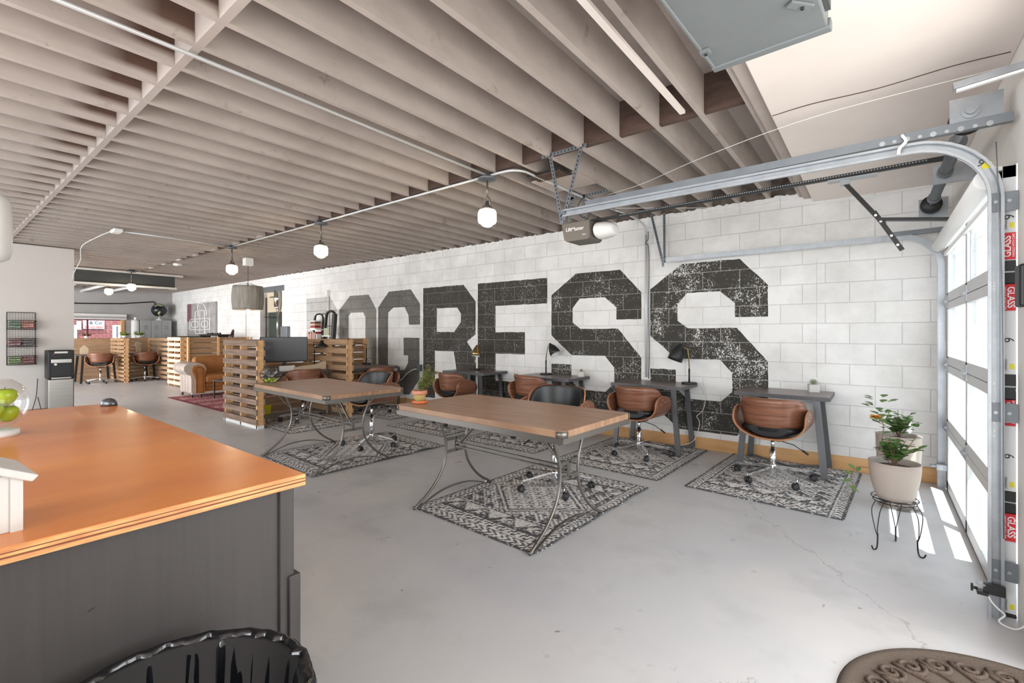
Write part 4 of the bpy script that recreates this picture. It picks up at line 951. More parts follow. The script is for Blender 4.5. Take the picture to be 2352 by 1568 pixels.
# ================================================================ SMALL PLANTS
def leaf(b, c, d, n, l, w_):
    """folded pointed leaf from c along d"""
    c, d = Vector(c), Vector(d).normalized(); s_ = d.cross(Vector(n)).normalized()
    if s_.length < .1: s_ = Vector((1, 0, 0))
    nn = s_.cross(d); P = [c, c+d*l*.35+s_*w_*.42+nn*w_*.12, c+d*l*.72+s_*w_*.34+nn*w_*.08, c+d*l, c+d*l*.72-s_*w_*.34+nn*w_*.08, c+d*l*.35-s_*w_*.42+nn*w_*.12, c+d*l*.5]
    v = [b.bm.verts.new(p) for p in P]
    for q in ((0, 1, 6), (1, 2, 6), (2, 3, 6), (3, 4, 6), (4, 5, 6), (5, 0, 6)): b.face([v[i] for i in q], True)
def succulent(label, c, s_=.045, spiky=False, m='leafp'):
    t = thing('potted_succulent', label, 'plant', c, .3, 'desk succulents')
    bev(B().use(M['concrete_pot']).box(-s_, s_, -s_, s_, 0, s_*1.75).make('pot', None, t), .003)
    b = B().use(M[m]); r = random.Random(3)
    for k in range(26):
        a = k*2.4; e = .15+.95*(1-k/26); leaf(b, (0, 0, s_*1.7), (math.cos(a)*e, math.sin(a)*e, 1.05-e*.55), (0, 0, 1), s_*(1.5 if spiky else 1.05)*(.75+.3*r.random()), s_*.42)
    b.make('leaves', None, t)
succulent('white cube pot with gray-green succulent on the rightmost wall desk', (-.50, 5.50, .765), .044, True)
succulent('small white cube pot with yellow-green succulent on the third wall desk', (-3.14, 5.52, .765), .04, m='leafy')
def bush(b, bs, base, n, h, spread, ll, lw, r, dens=9, droop=.25, up=.8):
    for k in range(n):
        a = r.uniform(0, 2*PI); e = r.uniform(.2, 1)*spread; P = spline([base, Vector(base)+Vector((math.cos(a)*e*.35, math.sin(a)*e*.35, h*.45*r.uniform(.8, 1.1))), Vector(base)+Vector((math.cos(a)*e, math.sin(a)*e, h*r.uniform(.6, 1.05)))], 6)
        bs.tube(P, .0022, 5)
        for q in range(dens):
            i = min(len(P)-1, int(len(P)*(.35+.65*q/dens))); p = P[i]; c = r.uniform(0, 2*PI)
            leaf(b, p, (math.cos(c), math.sin(c), r.uniform(-droop, up)), (r.uniform(-.3, .3), r.uniform(-.3, .3), 1), ll*r.uniform(.6, 1.15), lw*r.uniform(.7, 1.1))
# terracotta pot with jade plant
c = onZ(964, 925, .785); t = thing('potted_jade_plant', 'small jade plant in a mossy terracotta pot on the nearest table', 'plant', (c.x, c.y, .785))
B().use(M['terra2']).lathe([(0, 0), (.05, 0), (.058, .004), (.06, .02), (.054, .022), (.05, .010), (0, .008)]).make('saucer', None, t)
B().use(M['terra']).lathe([(.0, .07), (.056, .07), (.061, .072), (.062, .102), (.053, .103), (.052, .09), (0, .088)]).use(M['moss']).lathe([(0, .01), (.038, .01), (.052, .071), (0, .072)]).use(M['soil']).lathe([(0, .088), (.052, .09), (0, .094)]).make('pot', None, t)
r = random.Random(8); bs = B().use(M['stem']); b = B().use(M['leafy'])
for (dx, dy, h, sp) in ((.05, .06, .12, .05), (.10, .09, .16, .06), (.03, .04, .17, .04), (.11, .05, .10, .06), (.0, .03, .08, .05), (.06, .05, .20, .03)):
    P = spline([(0, 0, .09), (dx*.5, dy*.5, .09+h*.5), (dx, dy, .09+h)], 10); bs.tube(P, .003, 6)
    for p in P[4:]:
        for q in range(5): a = r.uniform(0, 6.3); o_ = Vector((math.cos(a), math.sin(a), r.uniform(-.4, .8)))*r.uniform(.006, .03); bs.tube([p, p+o_], .0012, 4); leaf(b, p+o_*.8, o_, (0, 0, 1), .020, .017)
bs.make('stems', None, t); b.make('leaves', None, t)
# terrarium
c = onZ(622, 878, .785); t = thing('terrarium', 'geometric glass terrarium with moss on the second table', 'terrarium', (c.x, c.y, .785), .3)
bm = bmesh.new(); lv = [(.055, 0, 0), (.115, .065, .6), (.115, .10, 0), (.07, .175, .6)]
rg = [[bm.verts.new((R*math.cos(a0+k*2*PI/5), R*math.sin(a0+k*2*PI/5), z)) for k in range(5)] for R, z, a0 in lv]
bm.faces.new(rg[0])
for i in range(3):
    for k in range(5): j = (k+1) % 5; bm.faces.new((rg[i][k], rg[i][j], rg[i+1][j])); bm.faces.new((rg[i][k], rg[i+1][j], rg[i+1][k]))
me = bpy.data.meshes.new('glass'); bm.to_mesh(me); me.materials.append(M['jar']); link('glass', me, t)
b = B().use(M['black'])
for i in range(4):
    for k in range(5): b.tube([rg[i][k].co, rg[i][(k+1) % 5].co], .0036, 5)
for i in range(3):
    for k in range(5): b.tube([rg[i][k].co, rg[i+1][k].co], .0036, 5)
b.make('frame', None, t); bm.free()
b = B().use(M['green_apple']); r = random.Random(2)
for k in range(16): b.blob((r.uniform(-.04, .04), r.uniform(-.04, .04), .012+r.uniform(0, .03)), r.uniform(.014, .024), u=8, v=6)
o = b.make('moss', None, t); o['kind'] = 'stuff'
b = B().use(M['sticker'])
for k in range(22): a = r.uniform(0, 6.3); b.tube(spline([(0, 0, .03), (math.cos(a)*.03, math.sin(a)*.03, .08), (math.cos(a)*.07, math.sin(a)*.07, .09+r.uniform(0, .05))], 4), .0016, 4)
b.make('air_plant', None, t)
# pots by the garage door
def pot(b, c, R, rb, z0, z1):
    n = 8; pr_ = [(0, z0)]+[(rb+(R-rb)*math.sin(k/n*PI/2)**.8, z0+(z1-z0)*k/n) for k in range(n+1)]+[(R+.004, z1+.006), (R-.006, z1+.008), (R-.014, z1-.004), (R-.016, z1-.035), (0, z1-.035)]
    b.use(M['pot']).lathe(pr_, c, 36); b.use(M['soil']).lathe([(0, z1-.034), (R-.016, z1-.030), (0, z1-.022)], c, 24)
t = thing('potted_rose', 'front taupe pot with leafy stems and an orange flower on a wire stand', 'plant', (.085, 3.78, .315))
b = B(); pot(b, (0, 0, 0), .131, .088, 0, .222); b.make('pot', None, t)
r = random.Random(21); b = B().use(M['leaf']); bs = B().use(M['stem'])
bush(b, bs, (-.0, 0, .19), 15, .20, .15, .056, .056, r, 8)
P = spline([(-.02, 0, .19), (-.06, .02, .33), (-.055, 0, .45), (-.085, 0, .53)], 6); bs.tube(P, .0025, 5)
for p in P[7::2]: a = r.uniform(0, 6); leaf(b, p, (math.cos(a), math.sin(a), .3), (0, 0, 1), .055, .05)
P = spline([(-.13, 0, .17), (-.19, .0, .16), (-.22, 0, .10), (-.21, 0, .04), (-.18, 0, .0)], 5); bs.tube(P, .0022, 5)
for p in P[3::3]: leaf(b, p, (r.uniform(-1, .2), 0, r.uniform(-.8, .6)), (0, 1, .3), .045, .03)
for k in range(16):
    a = r.uniform(0, 6.3); e = r.uniform(.0, .06); leaf(b, (-.07+math.cos(a)*e, .05+math.sin(a)*e, .56+r.uniform(-.1, .06)), (math.cos(a), math.sin(a), .3), (0, 0, 1), .055, .05)
b.make('leaves', None, t); bs.make('stems', None, t)
b = B().use(M['petal'])
for k in range(14): a = k*2.4; leaf(b, (-.095, -.01, .50), (math.cos(a), math.sin(a), .5-.06*k), (0, 0, 1), .036, .036)
b.make('flower', None, t)
st = thing('plant_stand', 'black wire plant stand with hooked feet', 'plant stand', (.085, 3.78, 0))
b = B().use(M['blackwire'])
for R, z in ((.118, .318), (.108, .298), (.06, .302)): b.tube([(R*math.cos(a), R*math.sin(a), z) for a in [i*2*PI/32 for i in range(32)]], .0028, 6, closed=True)
for k in range(8): a = k*PI/4; b.tube([(.108*math.cos(a), .108*math.sin(a), .30), (.05*math.cos(a+.8), .05*math.sin(a+.8), .302), (.118*math.cos(a+1.5), .118*math.sin(a+1.5), .318)], .002, 5)
b.make('ring_top', None, st)
for k, a in enumerate((-2.35, -.45, 1.5)):
    ca, sa = math.cos(a), math.sin(a); b = B().use(M['blackwire'])
    for s_ in (-.26, .26): b.tube(spline([(.108*math.cos(a+s_), .108*math.sin(a+s_), .30), (.135*math.cos(a+s_*.8), .135*math.sin(a+s_*.8), .24), (.130*math.cos(a+s_*.3), .130*math.sin(a+s_*.3), .14), (.118*ca, .118*sa, .08)], 6), .0026, 6)
    b.tube(spline([(.118*ca, .118*sa, .10), (.120*ca, .120*sa, .04), (.128*ca, .128*sa, .008), (.148*ca, .148*sa, .006), (.160*ca, .160*sa, .028)], 5), .0042, 8); b.make('leg', None, st)
t = thing('potted_plant', 'rear taupe pot with leafy plant standing on the floor by the pine baseboard', 'plant', (.13, 4.72, 0))
b = B(); pot(b, (0, 0, .012), .140, .095, 0, .54); b.make('pot', None, t)
B().use(M['jar']).lathe([(0, 0), (.13, 0), (.15, .03), (.147, .03), (.128, .006), (0, .006)]).make('saucer', None, t)
b = B().use(M['leaf']); bs = B().use(M['stem']); bush(b, bs, (0, 0, .52), 17, .22, .18, .056, .056, r, 8)
b.make('leaves', None, t); bs.make('stems', None, t)
# door mat
def mat_mesh():
    ca, ax, ay = (.45, 2.17), .575, .555
    b = B().use(M['mat']); prof = [(0, 0.004), (.9, .004), (.93, .013), (.975, .013), (1, 0), (0, 0)]
    b.lathe([(R, z) for R, z in prof], (0, 0, 0), 72, sx=ax, sy=ay)
    o = b.make('door_mat'); o.location = (*ca, .001); return o, ca, ax, ay
M['mat'] = mat('brown_ribbed_mat', L(100, 87, 77), .95, noise=((160, 160, 10), .7, L(74, 63, 54)), bump=(260, .8))
mo_, ca, ax, ay = mat_mesh(); tag(mo_, 'brown oval door mat with raised scroll pattern', 'door mat')
b = B().use(mat('mat_scroll', L(104, 88, 77), .95, noise=(170, .8, L(74, 62, 53)), bump=(260, .9)))
r = random.Random(4)
def spiral(cx, cy, R, a0, sgn, turns=1.6):
    P = []
    for i in range(30):
        t_ = i/29; a = a0+sgn*turns*2*PI*t_; q = R*(1-.8*t_); P.append((cx+q*math.cos(a), cy+q*math.sin(a), .008))
    b.tube(P, .009, 6)
for k in range(26):
    a = k*2*PI/26; s_ = 1 if k % 2 else -1
    spiral(ax*.80*math.cos(a), ay*.80*math.sin(a), .05, a+PI/2*s_, s_)
    P = spline([(ax*.86*math.cos(a+.1), ay*.86*math.sin(a+.1), .007), (ax*.62*math.cos(a+.02), ay*.62*math.sin(a+.02), .008), (ax*.42*math.cos(a-.15), ay*.42*math.sin(a-.15), .007)], 5); b.tube(P, .009, 6)
for k in range(12): a = k*2*PI/12; spiral(ax*.42*math.cos(a), ay*.42*math.sin(a), .055, a, 1 if k % 2 else -1)
b.make('scroll_relief', None, mo_)
for k_ in [0]: pass
for o_ in ALLCH(mo_): pass

# ================================================================ COUNTER, BIN, BIRDHOUSE, FRUIT GLOBE
zt = .95; t = thing('counter', 'gray counter with orange-stained plywood top in the left foreground', 'counter', (0, 0, 0))
M['ply'] = mat('orange_stained_plywood', L(230, 142, 62), .30, noise=((3.2, 1.4, 1), .75, L(206, 116, 50)), coat=.12, bump=(7, .12))
M['plyedge'] = mat('ply_edge_layers', L(190, 120, 70), .55, noise=((9, 9, 110), 1, L(226, 176, 112)))
b = B().use(M['plyedge']).box(-3.46, -1.283, -1.2, .682, zt-.032, zt-.0015).use(M['ply']).box(-3.459, -1.284, -1.199, .681, zt-.0016, zt); wt = b.make('worktop', None, t)
B().use(mat('dark_ply_line', L(120, 66, 40), .7)).box(-3.461, -1.2815, -1.2, .6835, zt-.0215, zt-.0185).box(-3.461, -1.2815, -1.2, .6835, zt-.012, zt-.0105).make('ply_layer', None, wt)
b = B().use(M['counter_side']).box(-3.43, -1.31, -1.15, .65, .0, zt-.032); b.make('panel', None, t)
b = B().use(M['counter_side']).box(-1.335, -1.300, .618, .658, .0, zt-.033).box(-1.40, -1.29, .640, .672, .0, zt-.28); bev(b.make('corner_trim', None, t), .003)
b = B().use(M['ink']); r = random.Random(6)
for k in range(34):
    y = r.gauss(.25, .08); z = .80-abs(r.gauss(0, .10))-(.32-y)*.15; l_ = r.uniform(.002, .012); h = r.uniform(.0008, .002)
    b.poly([(-1.3095, y, z), (-1.3095, y+l_, z+l_*.5), (-1.3095, y+l_, z+l_*.5+h), (-1.3095, y, z+h)])
b.make('scuff_marks', None, t)
c = onZ(250, 931, zt); t = thing('paperweight', 'small black rounded paperweight at the far corner of the orange counter', 'paperweight', (c.x, c.y, zt), .6)
B().use(M['screen']).lathe([(0, 0), (.040, 0), (.042, .008), (.040, .020), (.030, .034), (.014, .040), (0, .041)], n=24, sx=1, sy=.7).make('dome', None, t)
B().use(M['black']).lathe([(0, 0), (.043, 0), (.044, .006), (.040, .010), (0, .010)], n=24, sx=1, sy=.7).make('base', None, t)
# trash bin with black liner
t = thing('trash_bin', 'round bin lined with a shiny black plastic bag in front of the counter', 'bin', (-1.02, .285, 0))
R = .235; B().use(M['black']).lathe([(0, 0), (.17, 0), (R-.012, .63), (R, .63), (R, .65), (R-.02, .65), (.16, .01), (0, .01)], n=48).make('bucket', None, t)
b = B().use(M['bag']); r = random.Random(9); rings = []; n = 240
ph = [r.uniform(0, 6.3) for _ in range(12)]
lv = [(1.035, .48), (1.045, .54), (1.05, .60), (1.05, .64), (1.035, .657), (1.0, .661), (.965, .655), (.94, .63), (.92, .58), (.90, .52), (.87, .44), (.83, .36), (.78, .28), (.70, .2), (.5, .13), (.02, .11)]
for k, (q, z) in enumerate(lv):
    am = .0022 if 2 < k < 6 else (.004 if k < 3 else .004+.014*min(1, (k-5)/5)); ring = []
    for i in range(n):
        a = i*2*PI/n
        w_ = abs(math.sin(8.5*a+ph[0]+k*.13))*1.3-.6+.6*math.sin(21*a+ph[1]-k*.2)+.45*math.sin(33*a+ph[2]+k*.22)+.3*math.sin(57*a+ph[3]-k*.3)+.5*math.sin(5*a+ph[4]+k*.3)
        ring.append(((R*q-am*w_*.8)*math.cos(a), (R*q-am*w_*.8)*math.sin(a), z+am*.3*math.sin(11*a+k)))
    rings.append(ring)
b.ring_sweep(rings); b.make('bin_liner', None, t)
# birdhouse
t = thing('birdhouse', 'white wooden birdhouse with sloped roof on the counter, cut by the left edge', 'birdhouse', (-1.40, .09, zt), math.radians(4))
M['birdhouse'] = mat('birdhouse_paint', L(206, 203, 198), .6, noise=(6, .4, L(190, 186, 181)))
bev(B().use(M['birdhouse']).box(-.14, .030, -.20, .040, 0, .115).make('body', None, t), .002)
b = B().use(M['birdhouse']); b.poly([(.045, .062, .108), (.045, .052, .096), (.045, -.09, .168), (.045, -.09, .186)], (-.20, 0, 0)); b.poly([(.045, -.09, .186), (.045, -.09, .168), (.045, -.24, .096), (.045, -.25, .108)], (-.20, 0, 0)); bev(b.make('roof', None, t), .003)
B().use(M['birdhouse']).box(.030, .034, .022, .040, .0, .112).make('corner_strip', None, t)
# fruit globe on pedestal
c = (-2.70, .173); t = thing('glass_fruit_bowl', 'round clear glass bowl on a white base, left edge of the counter', 'bowl', (*c, zt))
B().use(M['white']).lathe([(0, 0), (.08, 0), (.08, -.0+.02), (.05, .025), (0, .025)]).make('base', None, t)
prr = [(.03, .026)]+[(.108*math.cos(a), .128+.108*math.sin(a)) for a in [-1.25+2.25*i/14 for i in range(15)]]
b = B().use(M['jar']); b.lathe(prr, n=40); o = b.make('glass', None, t); bm = bmesh.new(); bm.from_mesh(o.data); bm.faces.ensure_lookup_table(); bmesh.ops.delete(bm, geom=[max([f for f in bm.faces if len(f.verts) > 6], key=lambda f: f.calc_center_median().z)], context='FACES'); bm.to_mesh(o.data); bm.free()
ap = []
for k, (x, y, z) in enumerate(((.055, .0, .10), (.0, .055, .085), (-.05, .02, .09), (.0, -.05, .088), (.045, .045, .155), (-.02, .02, .15), (.04, -.03, .165), (-.04, -.045, .15))):
    a_ = thing('apple', ['green apple in the glass bowl, lower right', 'green apple low in the glass bowl toward the back', 'green apple low in the glass bowl at its left', 'green apple low in the glass bowl at the front', 'green apple near the top of the bowl, right back', 'green apple in the middle of the bowl top', 'green apple near the top of the bowl, right front', 'green apple near the top of the bowl, left front'][k], 'apple', (c[0]+x*.82, c[1]+y*.82, zt+z-.032), k, 'green apples in the glass bowl')
    B().use(M['green_apple']).lathe([(0, .006), (.012, .0), (.026, .012), (.034, .032), (.032, .05), (.02, .06), (.006, .054), (0, .052)], n=20).make('flesh', None, a_)
    B().use(M['stem']).cyl((0, 0, .052), (.003, 0, .068), .0015, n=6).make('stem', None, a_)
# white pedestal disc in front
b = B().use(M['white']).lathe([(0, 0), (.030, 0), (.030, .018), (.027, .02), (0, .02)], n=32); o = b.make('candle_disc'); 
b2 = onX(6, 1030, -1.75); o.location = (-1.82, .082, zt); o.scale = (1, 1, 1)
tag(o, 'white round disc behind the birdhouse roof', 'disc'); o.location.z = zt
for v in o.data.vertices: v.co.z *= (b2.z-zt+.02)/.02 if v.co.z > .01 else 1
# white pendant at the left frame edge
b = B().use(M['white']); p = onZ(-42, 600, 1.72); 
t = thing('white_pendant', 'white rounded pendant shade at the left edge of the view', 'pendant light', (-4.53, .27, HJ))
B().use(M['white']).lathe([(0, -.99), (.07, -.985), (.105, -.965), (.12, -.92), (.122, -.70), (.115, -.60), (.09, -.55), (.02, -.535), (0, -.535)], n=36).make('shade', None, t); B().use(M['black']).cyl((0, 0, -.54), (0, 0, 0), .004, n=6).make('cord', None, t)
# ================================================================ PARTITION WALL THINGS
t = thing('water_cooler', 'black and stainless water cooler against the partition', 'water cooler', (-10.72, 1.455, 0), PI/2)
bev(B().use(M['steel_br']).box(-.155, .155, -.16, .16, .02, .60).make('lower_cabinet', None, t), .012)
bev(B().use(M['black']).box(-.16, .16, -.15, .165, .60, 1.07).make('body', None, t), .015)
B().use(M['caster']).box(-.11, .11, -.172, -.148, .64, .86).make('dispensing_bay', None, t)
bev(B().use(M['steel_br']).box(-.125, .125, -.20, -.15, .86, .93).make('trim_band', None, t), .008); bev(B().use(M['steel_br']).box(-.12, .12, -.20, -.15, .60, .635).make('drip_tray', None, t), .008)
B().use(M['steel_br']).box(-.08, .08, -.153, -.148, 1.02, 1.05).use(M['red']).box(-.1, -.08, -.154, -.149, 1.0, 1.01).make('control_panel', None, t)
B().use(M['white']).cyl((-.07, -.18, .84), (-.07, -.155, .84), .018).cyl((.0, -.17, .85), (.0, -.155, .85), .012).make('spout', None, t)
b = B().use(M['black']).tube(spline([(-10.9, 1.22, .6), (-10.9, 1.20, .3), (-10.88, 1.14, .05), (-10.85, 1.10, .01)], 6), .006, 6).tube(spline([(-10.9, 1.22, .3), (-10.88, 1.26, .08), (-10.86, 1.28, .02)], 5), .006, 6); tag(b.make('hanging_cable'), 'black cable hanging beside the water cooler', 'cable')
t = thing('wall_basket_rack', 'black wire three-tier basket rack on the partition', 'rack', (-10.94, 1.035, .845), PI/2)
b = B().use(M['blackwire'])
for x in (-.16, .16): b.tube([(x, -.01, 0), (x, -.01, .84)], .005, 6)
for z in [k*.028 for k in range(31)]: b.tube([(-.16, -.008, z), (.16, -.008, z)], .0012, 4)
for x in [-.16+k*.032 for k in range(11)]: b.tube([(x, -.008, 0), (x, -.008, .84)], .0012, 4)
b.tube([(-.16, -.01, .84), (.16, -.01, .84)], .005, 6); b.make('back_grid', None, t)
snacks = []
for zb in (0, .285, .57):
    b = B().use(M['blackwire'])
    for z in (zb, zb+.135): b.tube([(-.165, -.01, z), (-.165, -.12, z), (.165, -.12, z), (.165, -.01, z)], .005, 6)
    for k in range(12): x = -.16+k*.029; b.tube([(x, -.01, zb), (x, -.12, zb), (x, -.122, zb+.135)], .0013, 4)
    for k in range(1, 5): b.tube([(-.165, -.121, zb+k*.027), (.165, -.121, zb+k*.027)], .0013, 4)
    b.make('basket', None, t)
SC = {0: [L(120, 150, 70), L(150, 60, 60)], 1: [L(130, 50, 62), L(70, 60, 66)], 2: [L(96, 130, 100), L(196, 104, 82)]}
r = random.Random(5); nm = ['bottom', 'middle', 'top']
for row in range(3):
    for sd in range(2):
        for k in range(6):
            m = mat('snack_wrapper', SC[row][sd], .4, noise=(70, .7, (.75, .72, .66, 1) if k % 2 else (.05, .05, .05, 1)))
            y0 = 1.035+(-.145+.148*sd); z0 = .845+row*.285+.012+k*.021
            b = B().use(m).box(0, .085, 0, .135, 0, .017, Matrix.Rotation(r.uniform(-.12, .12), 4, 'Z') @ Matrix.Rotation(r.uniform(-.06, .06), 4, 'X')); o = b.make('snack_bag'); o.location = (-10.915, y0, z0)
            tag(o, f'{["green and yellow" if sd == 0 else "dark red", "burgundy" if sd == 0 else "black and gray", "pale green" if sd == 0 else "orange-red"][row]} packet, {["lowest", "second up", "third up", "fourth up", "fifth up", "topmost"][k]} of its stack, {nm[row]} basket, wall rack', 'snack packet', f'{nm[row]} basket {"left" if sd == 0 else "right"} packets')

# ================================================================ SOFA AND LOUNGE
t = thing('sofa', 'tan leather scroll-arm sofa with nailheads and pale hide arm', 'sofa', (-11.12, 3.45, 0), PI/2-.06)
# local: front faces -y... seat spans +x; near (left) arm at x 0..
Wd = 1.75; D = .90
b = B().use(M['tanleather']).box(.22, Wd-.22, .06, D-.15, .12, .30); bev(b.make('frame_rail', None, t), .02, 3)
for k in range(2):
    x0 = .27+k*.62; o = bev(B().use(M['tanleather']).box(x0, x0+.60, .0, D-.28, .29, .47).make('seat_cushion', None, t), .06, 5)
rings = []
for x in np.linspace(.2, Wd-.2, 12):
    h = .86-.05*abs((x-Wd/2)/(Wd/2))**2
    rings.append([(x, y, z) for y, z in ((D-.30, .28), (D-.30, .62), (D-.27, h-.04), (D-.20, h), (D-.10, h-.01), (D-.04, h-.08), (D-.02, .5), (D-.02, .12), (D-.2, .12))])
b = B().use(M['tanleather']); b.ring_sweep(rings); o = b.make('backrest', None, t); s_ = o.modifiers.new('s', 'SUBSURF'); s_.levels = 1; s_.render_levels = 2
for x0, sg in ((0, -1), (Wd, 1)):
    prof = [(.27, .10), (.27, .44), (.30, .52), (.31, .60), (.27, .68), (.18, .725), (.06, .735), (-.05, .71), (-.10, .65), (-.10, .58), (-.05, .51), (.02, .47), (.03, .40), (.03, .10)]
    P = [(x0+(x if sg < 0 else -x), z) for x, z in prof]
    b = B().use(M['creamleather'] if sg < 0 else M['tanleather']); b.ring_sweep([[(x, y, z) for x, z in P] for y in (.035, .25, .45, .65, D-.04)]); arm = bev(b.make('arm', None, t), .01)
    b = B().use(M['creamleather'] if sg < 0 else M['tanleather'])
    for y in (.25, .45, .65): b.tube([(x0+(x if sg < 0 else -x), y, z) for x, z in prof[3:]], .006, 5)
    b.make('piping', None, arm)
    b = B().use(M['tanleather']); pf = [(.27, .10), (.27, .46), (.29, .56), (.25, .65), (.16, .69), (.07, .67), (.03, .60), (.05, .52), (.08, .45), (.10, .38), (.10, .10)]
    b.poly([(x0+(x if sg < 0 else -x), -.0, z) for x, z in pf], (0, .04, 0)); fp = bev(b.make('scroll_front', None, arm), .012, 3)
    b = B().use(mat('nailhead', L(66, 44, 30), .35, .6))
    for x in (.125, .235):
        for k in range(12): b.blob((x0+(x if sg < 0 else -x), -.004, .13+k*.035), .009, u=8, v=6)
    for k in range(9): a = PI*k/8; b.blob((x0+(.165+.075*math.cos(a) if sg < 0 else -(.165+.075*math.cos(a))), -.004, .55+.09*math.sin(a)), .009, u=8, v=6)
    b.make('nailheads', None, fp)
b = B().use(bpy.data.materials['nailhead'])
for k in range(26): b.blob((.30+k*.045, .055, .22), .009, u=8, v=6)
b.make('nailheads', None, t)
for x, y in ((.06, .08), (.22, .08), (.06, D-.1), (Wd-.1, .08), (Wd-.1, D-.1)):
    B().use(M['chrome']).cyl((x, y, .05), (x, y, .12), .012, n=8).use(M['caster']).cyl((x-.015, y, .034), (x+.015, y, .034), .027, n=12).make('caster', None, t)
t = thing('side_table', 'small black metal side table in front of the tan sofa', 'side table', (-10.52, 4.02, 0), .1)
B().use(M['black']).box(-.3, .3, -.25, .25, .37, .39).make('tabletop', None, t)
for x in (-.29, .29):
    for y in (-.21, .21): B().use(M['black']).box(x-.01, x+.01, y-.01, y+.01, .008, .37).make('leg', None, t)
b = B().use(M['steel_br']).blob((-10.33, 3.98, .51), (.10, .10, .12)); tag(b.make('silver_vase'), 'round silver vase on the black side table', 'vase')
# things behind the panels
t = thing('green_cabinet', 'dark green metal cabinet behind the cubicle screens', 'cabinet', (-16.6, 5.1, 0))
bev(B().use(M['dkgreen']).box(-.35, .35, -.35, .35, .5, 1.26).make('body', None, t), .01); B().use(M['galvd']).box(-.36, .36, -.36, .36, .40, .44).make('shelf', None, t); B().use(M['black']).box(-.33, .33, -.34, .34, .0, .38).make('base', None, t)
B().use(M['galv']).box(.352, .358, -.08, .02, 1.05, 1.12).make('badge', None, t)
b = B().use(M['black']).box(-15.4, -14.0, 5.0, 5.3, 1.28, 1.32).box(-15.36, -15.32, 5.02, 5.28, 0, 1.28).box(-14.08, -14.04, 5.02, 5.28, 0, 1.28)
for k in range(6): b.blob((-15.0+k*.17, 5.1, 1.335), (.03+.01*(k % 2), .03, .02+.008*(k % 3)), u=8, v=6)
tag(b.make('equipment_shelf'), 'black low shelf with small black items below the wall painting', 'shelf')
b = B().use(mat('dark_pinecone', L(70, 44, 44), .8)); r = random.Random(1)
for k in range(30): a = k*2.4; b.blob((.035*math.cos(a)*(1-k/36)+k*.0028, .035*math.sin(a)*(1-k/36), k*.0052), .016, u=6, v=5)
o = b.make('pinecone_ornament'); o.location = (-13.52, 5.15, 1.25); o.scale = (1.25, 1.25, 1.2); tag(o, 'dark brown cone-shaped ornament on top of the plank panel', 'ornament')
# painting
t = thing('canvas_painting', 'gray abstract line painting propped against the mural wall', 'painting', (-17.1, 5.60, 1.19), 0)
bev(B().use(mat('canvas_gray', L(146, 142, 142), .8, noise=(3, .7, L(186, 182, 181)))).box(-1.2, 1.2, 0, .05, 0, 1.13).make('canvas', None, t), .004)
B().use(mat('canvas_plum', L(120, 84, 92), .8)).box(-1.2, -.82, -.002, 0, .55, 1.13).make('dark_patch', None, t)
b = B().use(M['white'])
def rr(x0, x1, z0, z1, q=.1): b.tube(spline([(x0+q, 0, z1), (x1-q, 0, z1), (x1, 0, z1-q), (x1, 0, z0+q), (x1-q, 0, z0), (x0+q, 0, z0), (x0, 0, z0+q), (x0, 0, z1-q), (x0+q, 0, z1)], 4), .016, 6)
rr(-.95, .75, .28, .62); rr(-.45, .35, .15, .88); rr(-.8, -.2, .36, .54, .06); rr(.1, .6, .36, .54, .06)
b.tube([(-.05, 0, 1.05), (-.05, 0, 0)], .016, 6); b.tube(spline([(-.2, 0, .7), (-.2, 0, 1.1), (.25, 0, 1.08), (.5, 0, .85), (.5, 0, .72)], 5), .016, 6); b.tube([(-.75, 0, .05), (.95, 0, .05)], .012, 6); b.tube([(.4, 0, 0), (.4, 0, .3)], .012, 6); b.tube([(.75, 0, .05), (.75, 0, .9)], .008, 6)
b.make('painted_lines', None, t)
# furnace recess
struct(bev(B().use(M['galvd']).box(-13.1, -11.68, YW-.02, YW+.01, 2.42, 2.56).make('trim_lintel', None), .004), 'rusty gray steel lintel over the furnace recess')
struct(B().use(M['beige']).box(-13.05, -11.7, YW+.9, YW+.95, 0, HD).box(-13.05, -12.95, YW+.2, YW+.95, 0, HD).box(-11.8, -11.7, YW+.2, YW+.95, 0, HD).make('wall_recess'), 'recess walls behind the mural wall opening')
struct(B().use(M['tan']).box(-13.1, -11.65, YW+.2, YW+1, HD, HD+.1).make('ceiling_recess'), 'recess ceiling')
t = thing('furnace', 'beige and dark furnace with a silver flue inside the wall recess', 'furnace', (-12.35, YW+.42, 0))
bev(B().use(M['beige']).box(-.55, .35, -.3, .35, 1.9, 2.6).box(-.55, .3, -.28, .35, 0, 1.2).make('casing', None, t), .01)
B().use(M['dkgreen']).box(-.45, .28, -.27, .3, 1.2, 1.9).make('dark_panel', None, t)
b = B().use(M['chrome']).cyl((.20, -.36, 2.05), (.20, -.36, 2.45), .09).cyl((.20, -.36, 1.95), (.20, -.36, 2.05), .03, .09).cyl((.20, -.36, 1.2), (.20, -.36, 1.95), .03); b.make('flue_pipe', None, t)
b = B().use(M['black']).tube([(-.52, -.33, 1.0), (-.52, -.33, 2.3)], .014, 6).tube([(-.6, -.33, 1.78), (-.1, -.33, 1.76)], .012, 6).tube([(-.3, -.33, 2.30), (.28, -.4, 2.28)], .014, 6); b.make('gas_line', None, t)
tag(bev(B().use(M['galvd']).box(-11.72, -11.40, 5.58, 5.655, 1.15, 1.52).make('electrical_box'), .006), 'gray metal electrical box right of the furnace recess', 'electrical box')
struct(B().use(M['white_paint']).box(-13.9, -13.85, YW-.03, YW, .135, 2.1).box(-13.0, -12.95, YW-.03, YW, .135, 2.42).make('trim_door', None), 'white painted flush door edge strips in the mural wall')
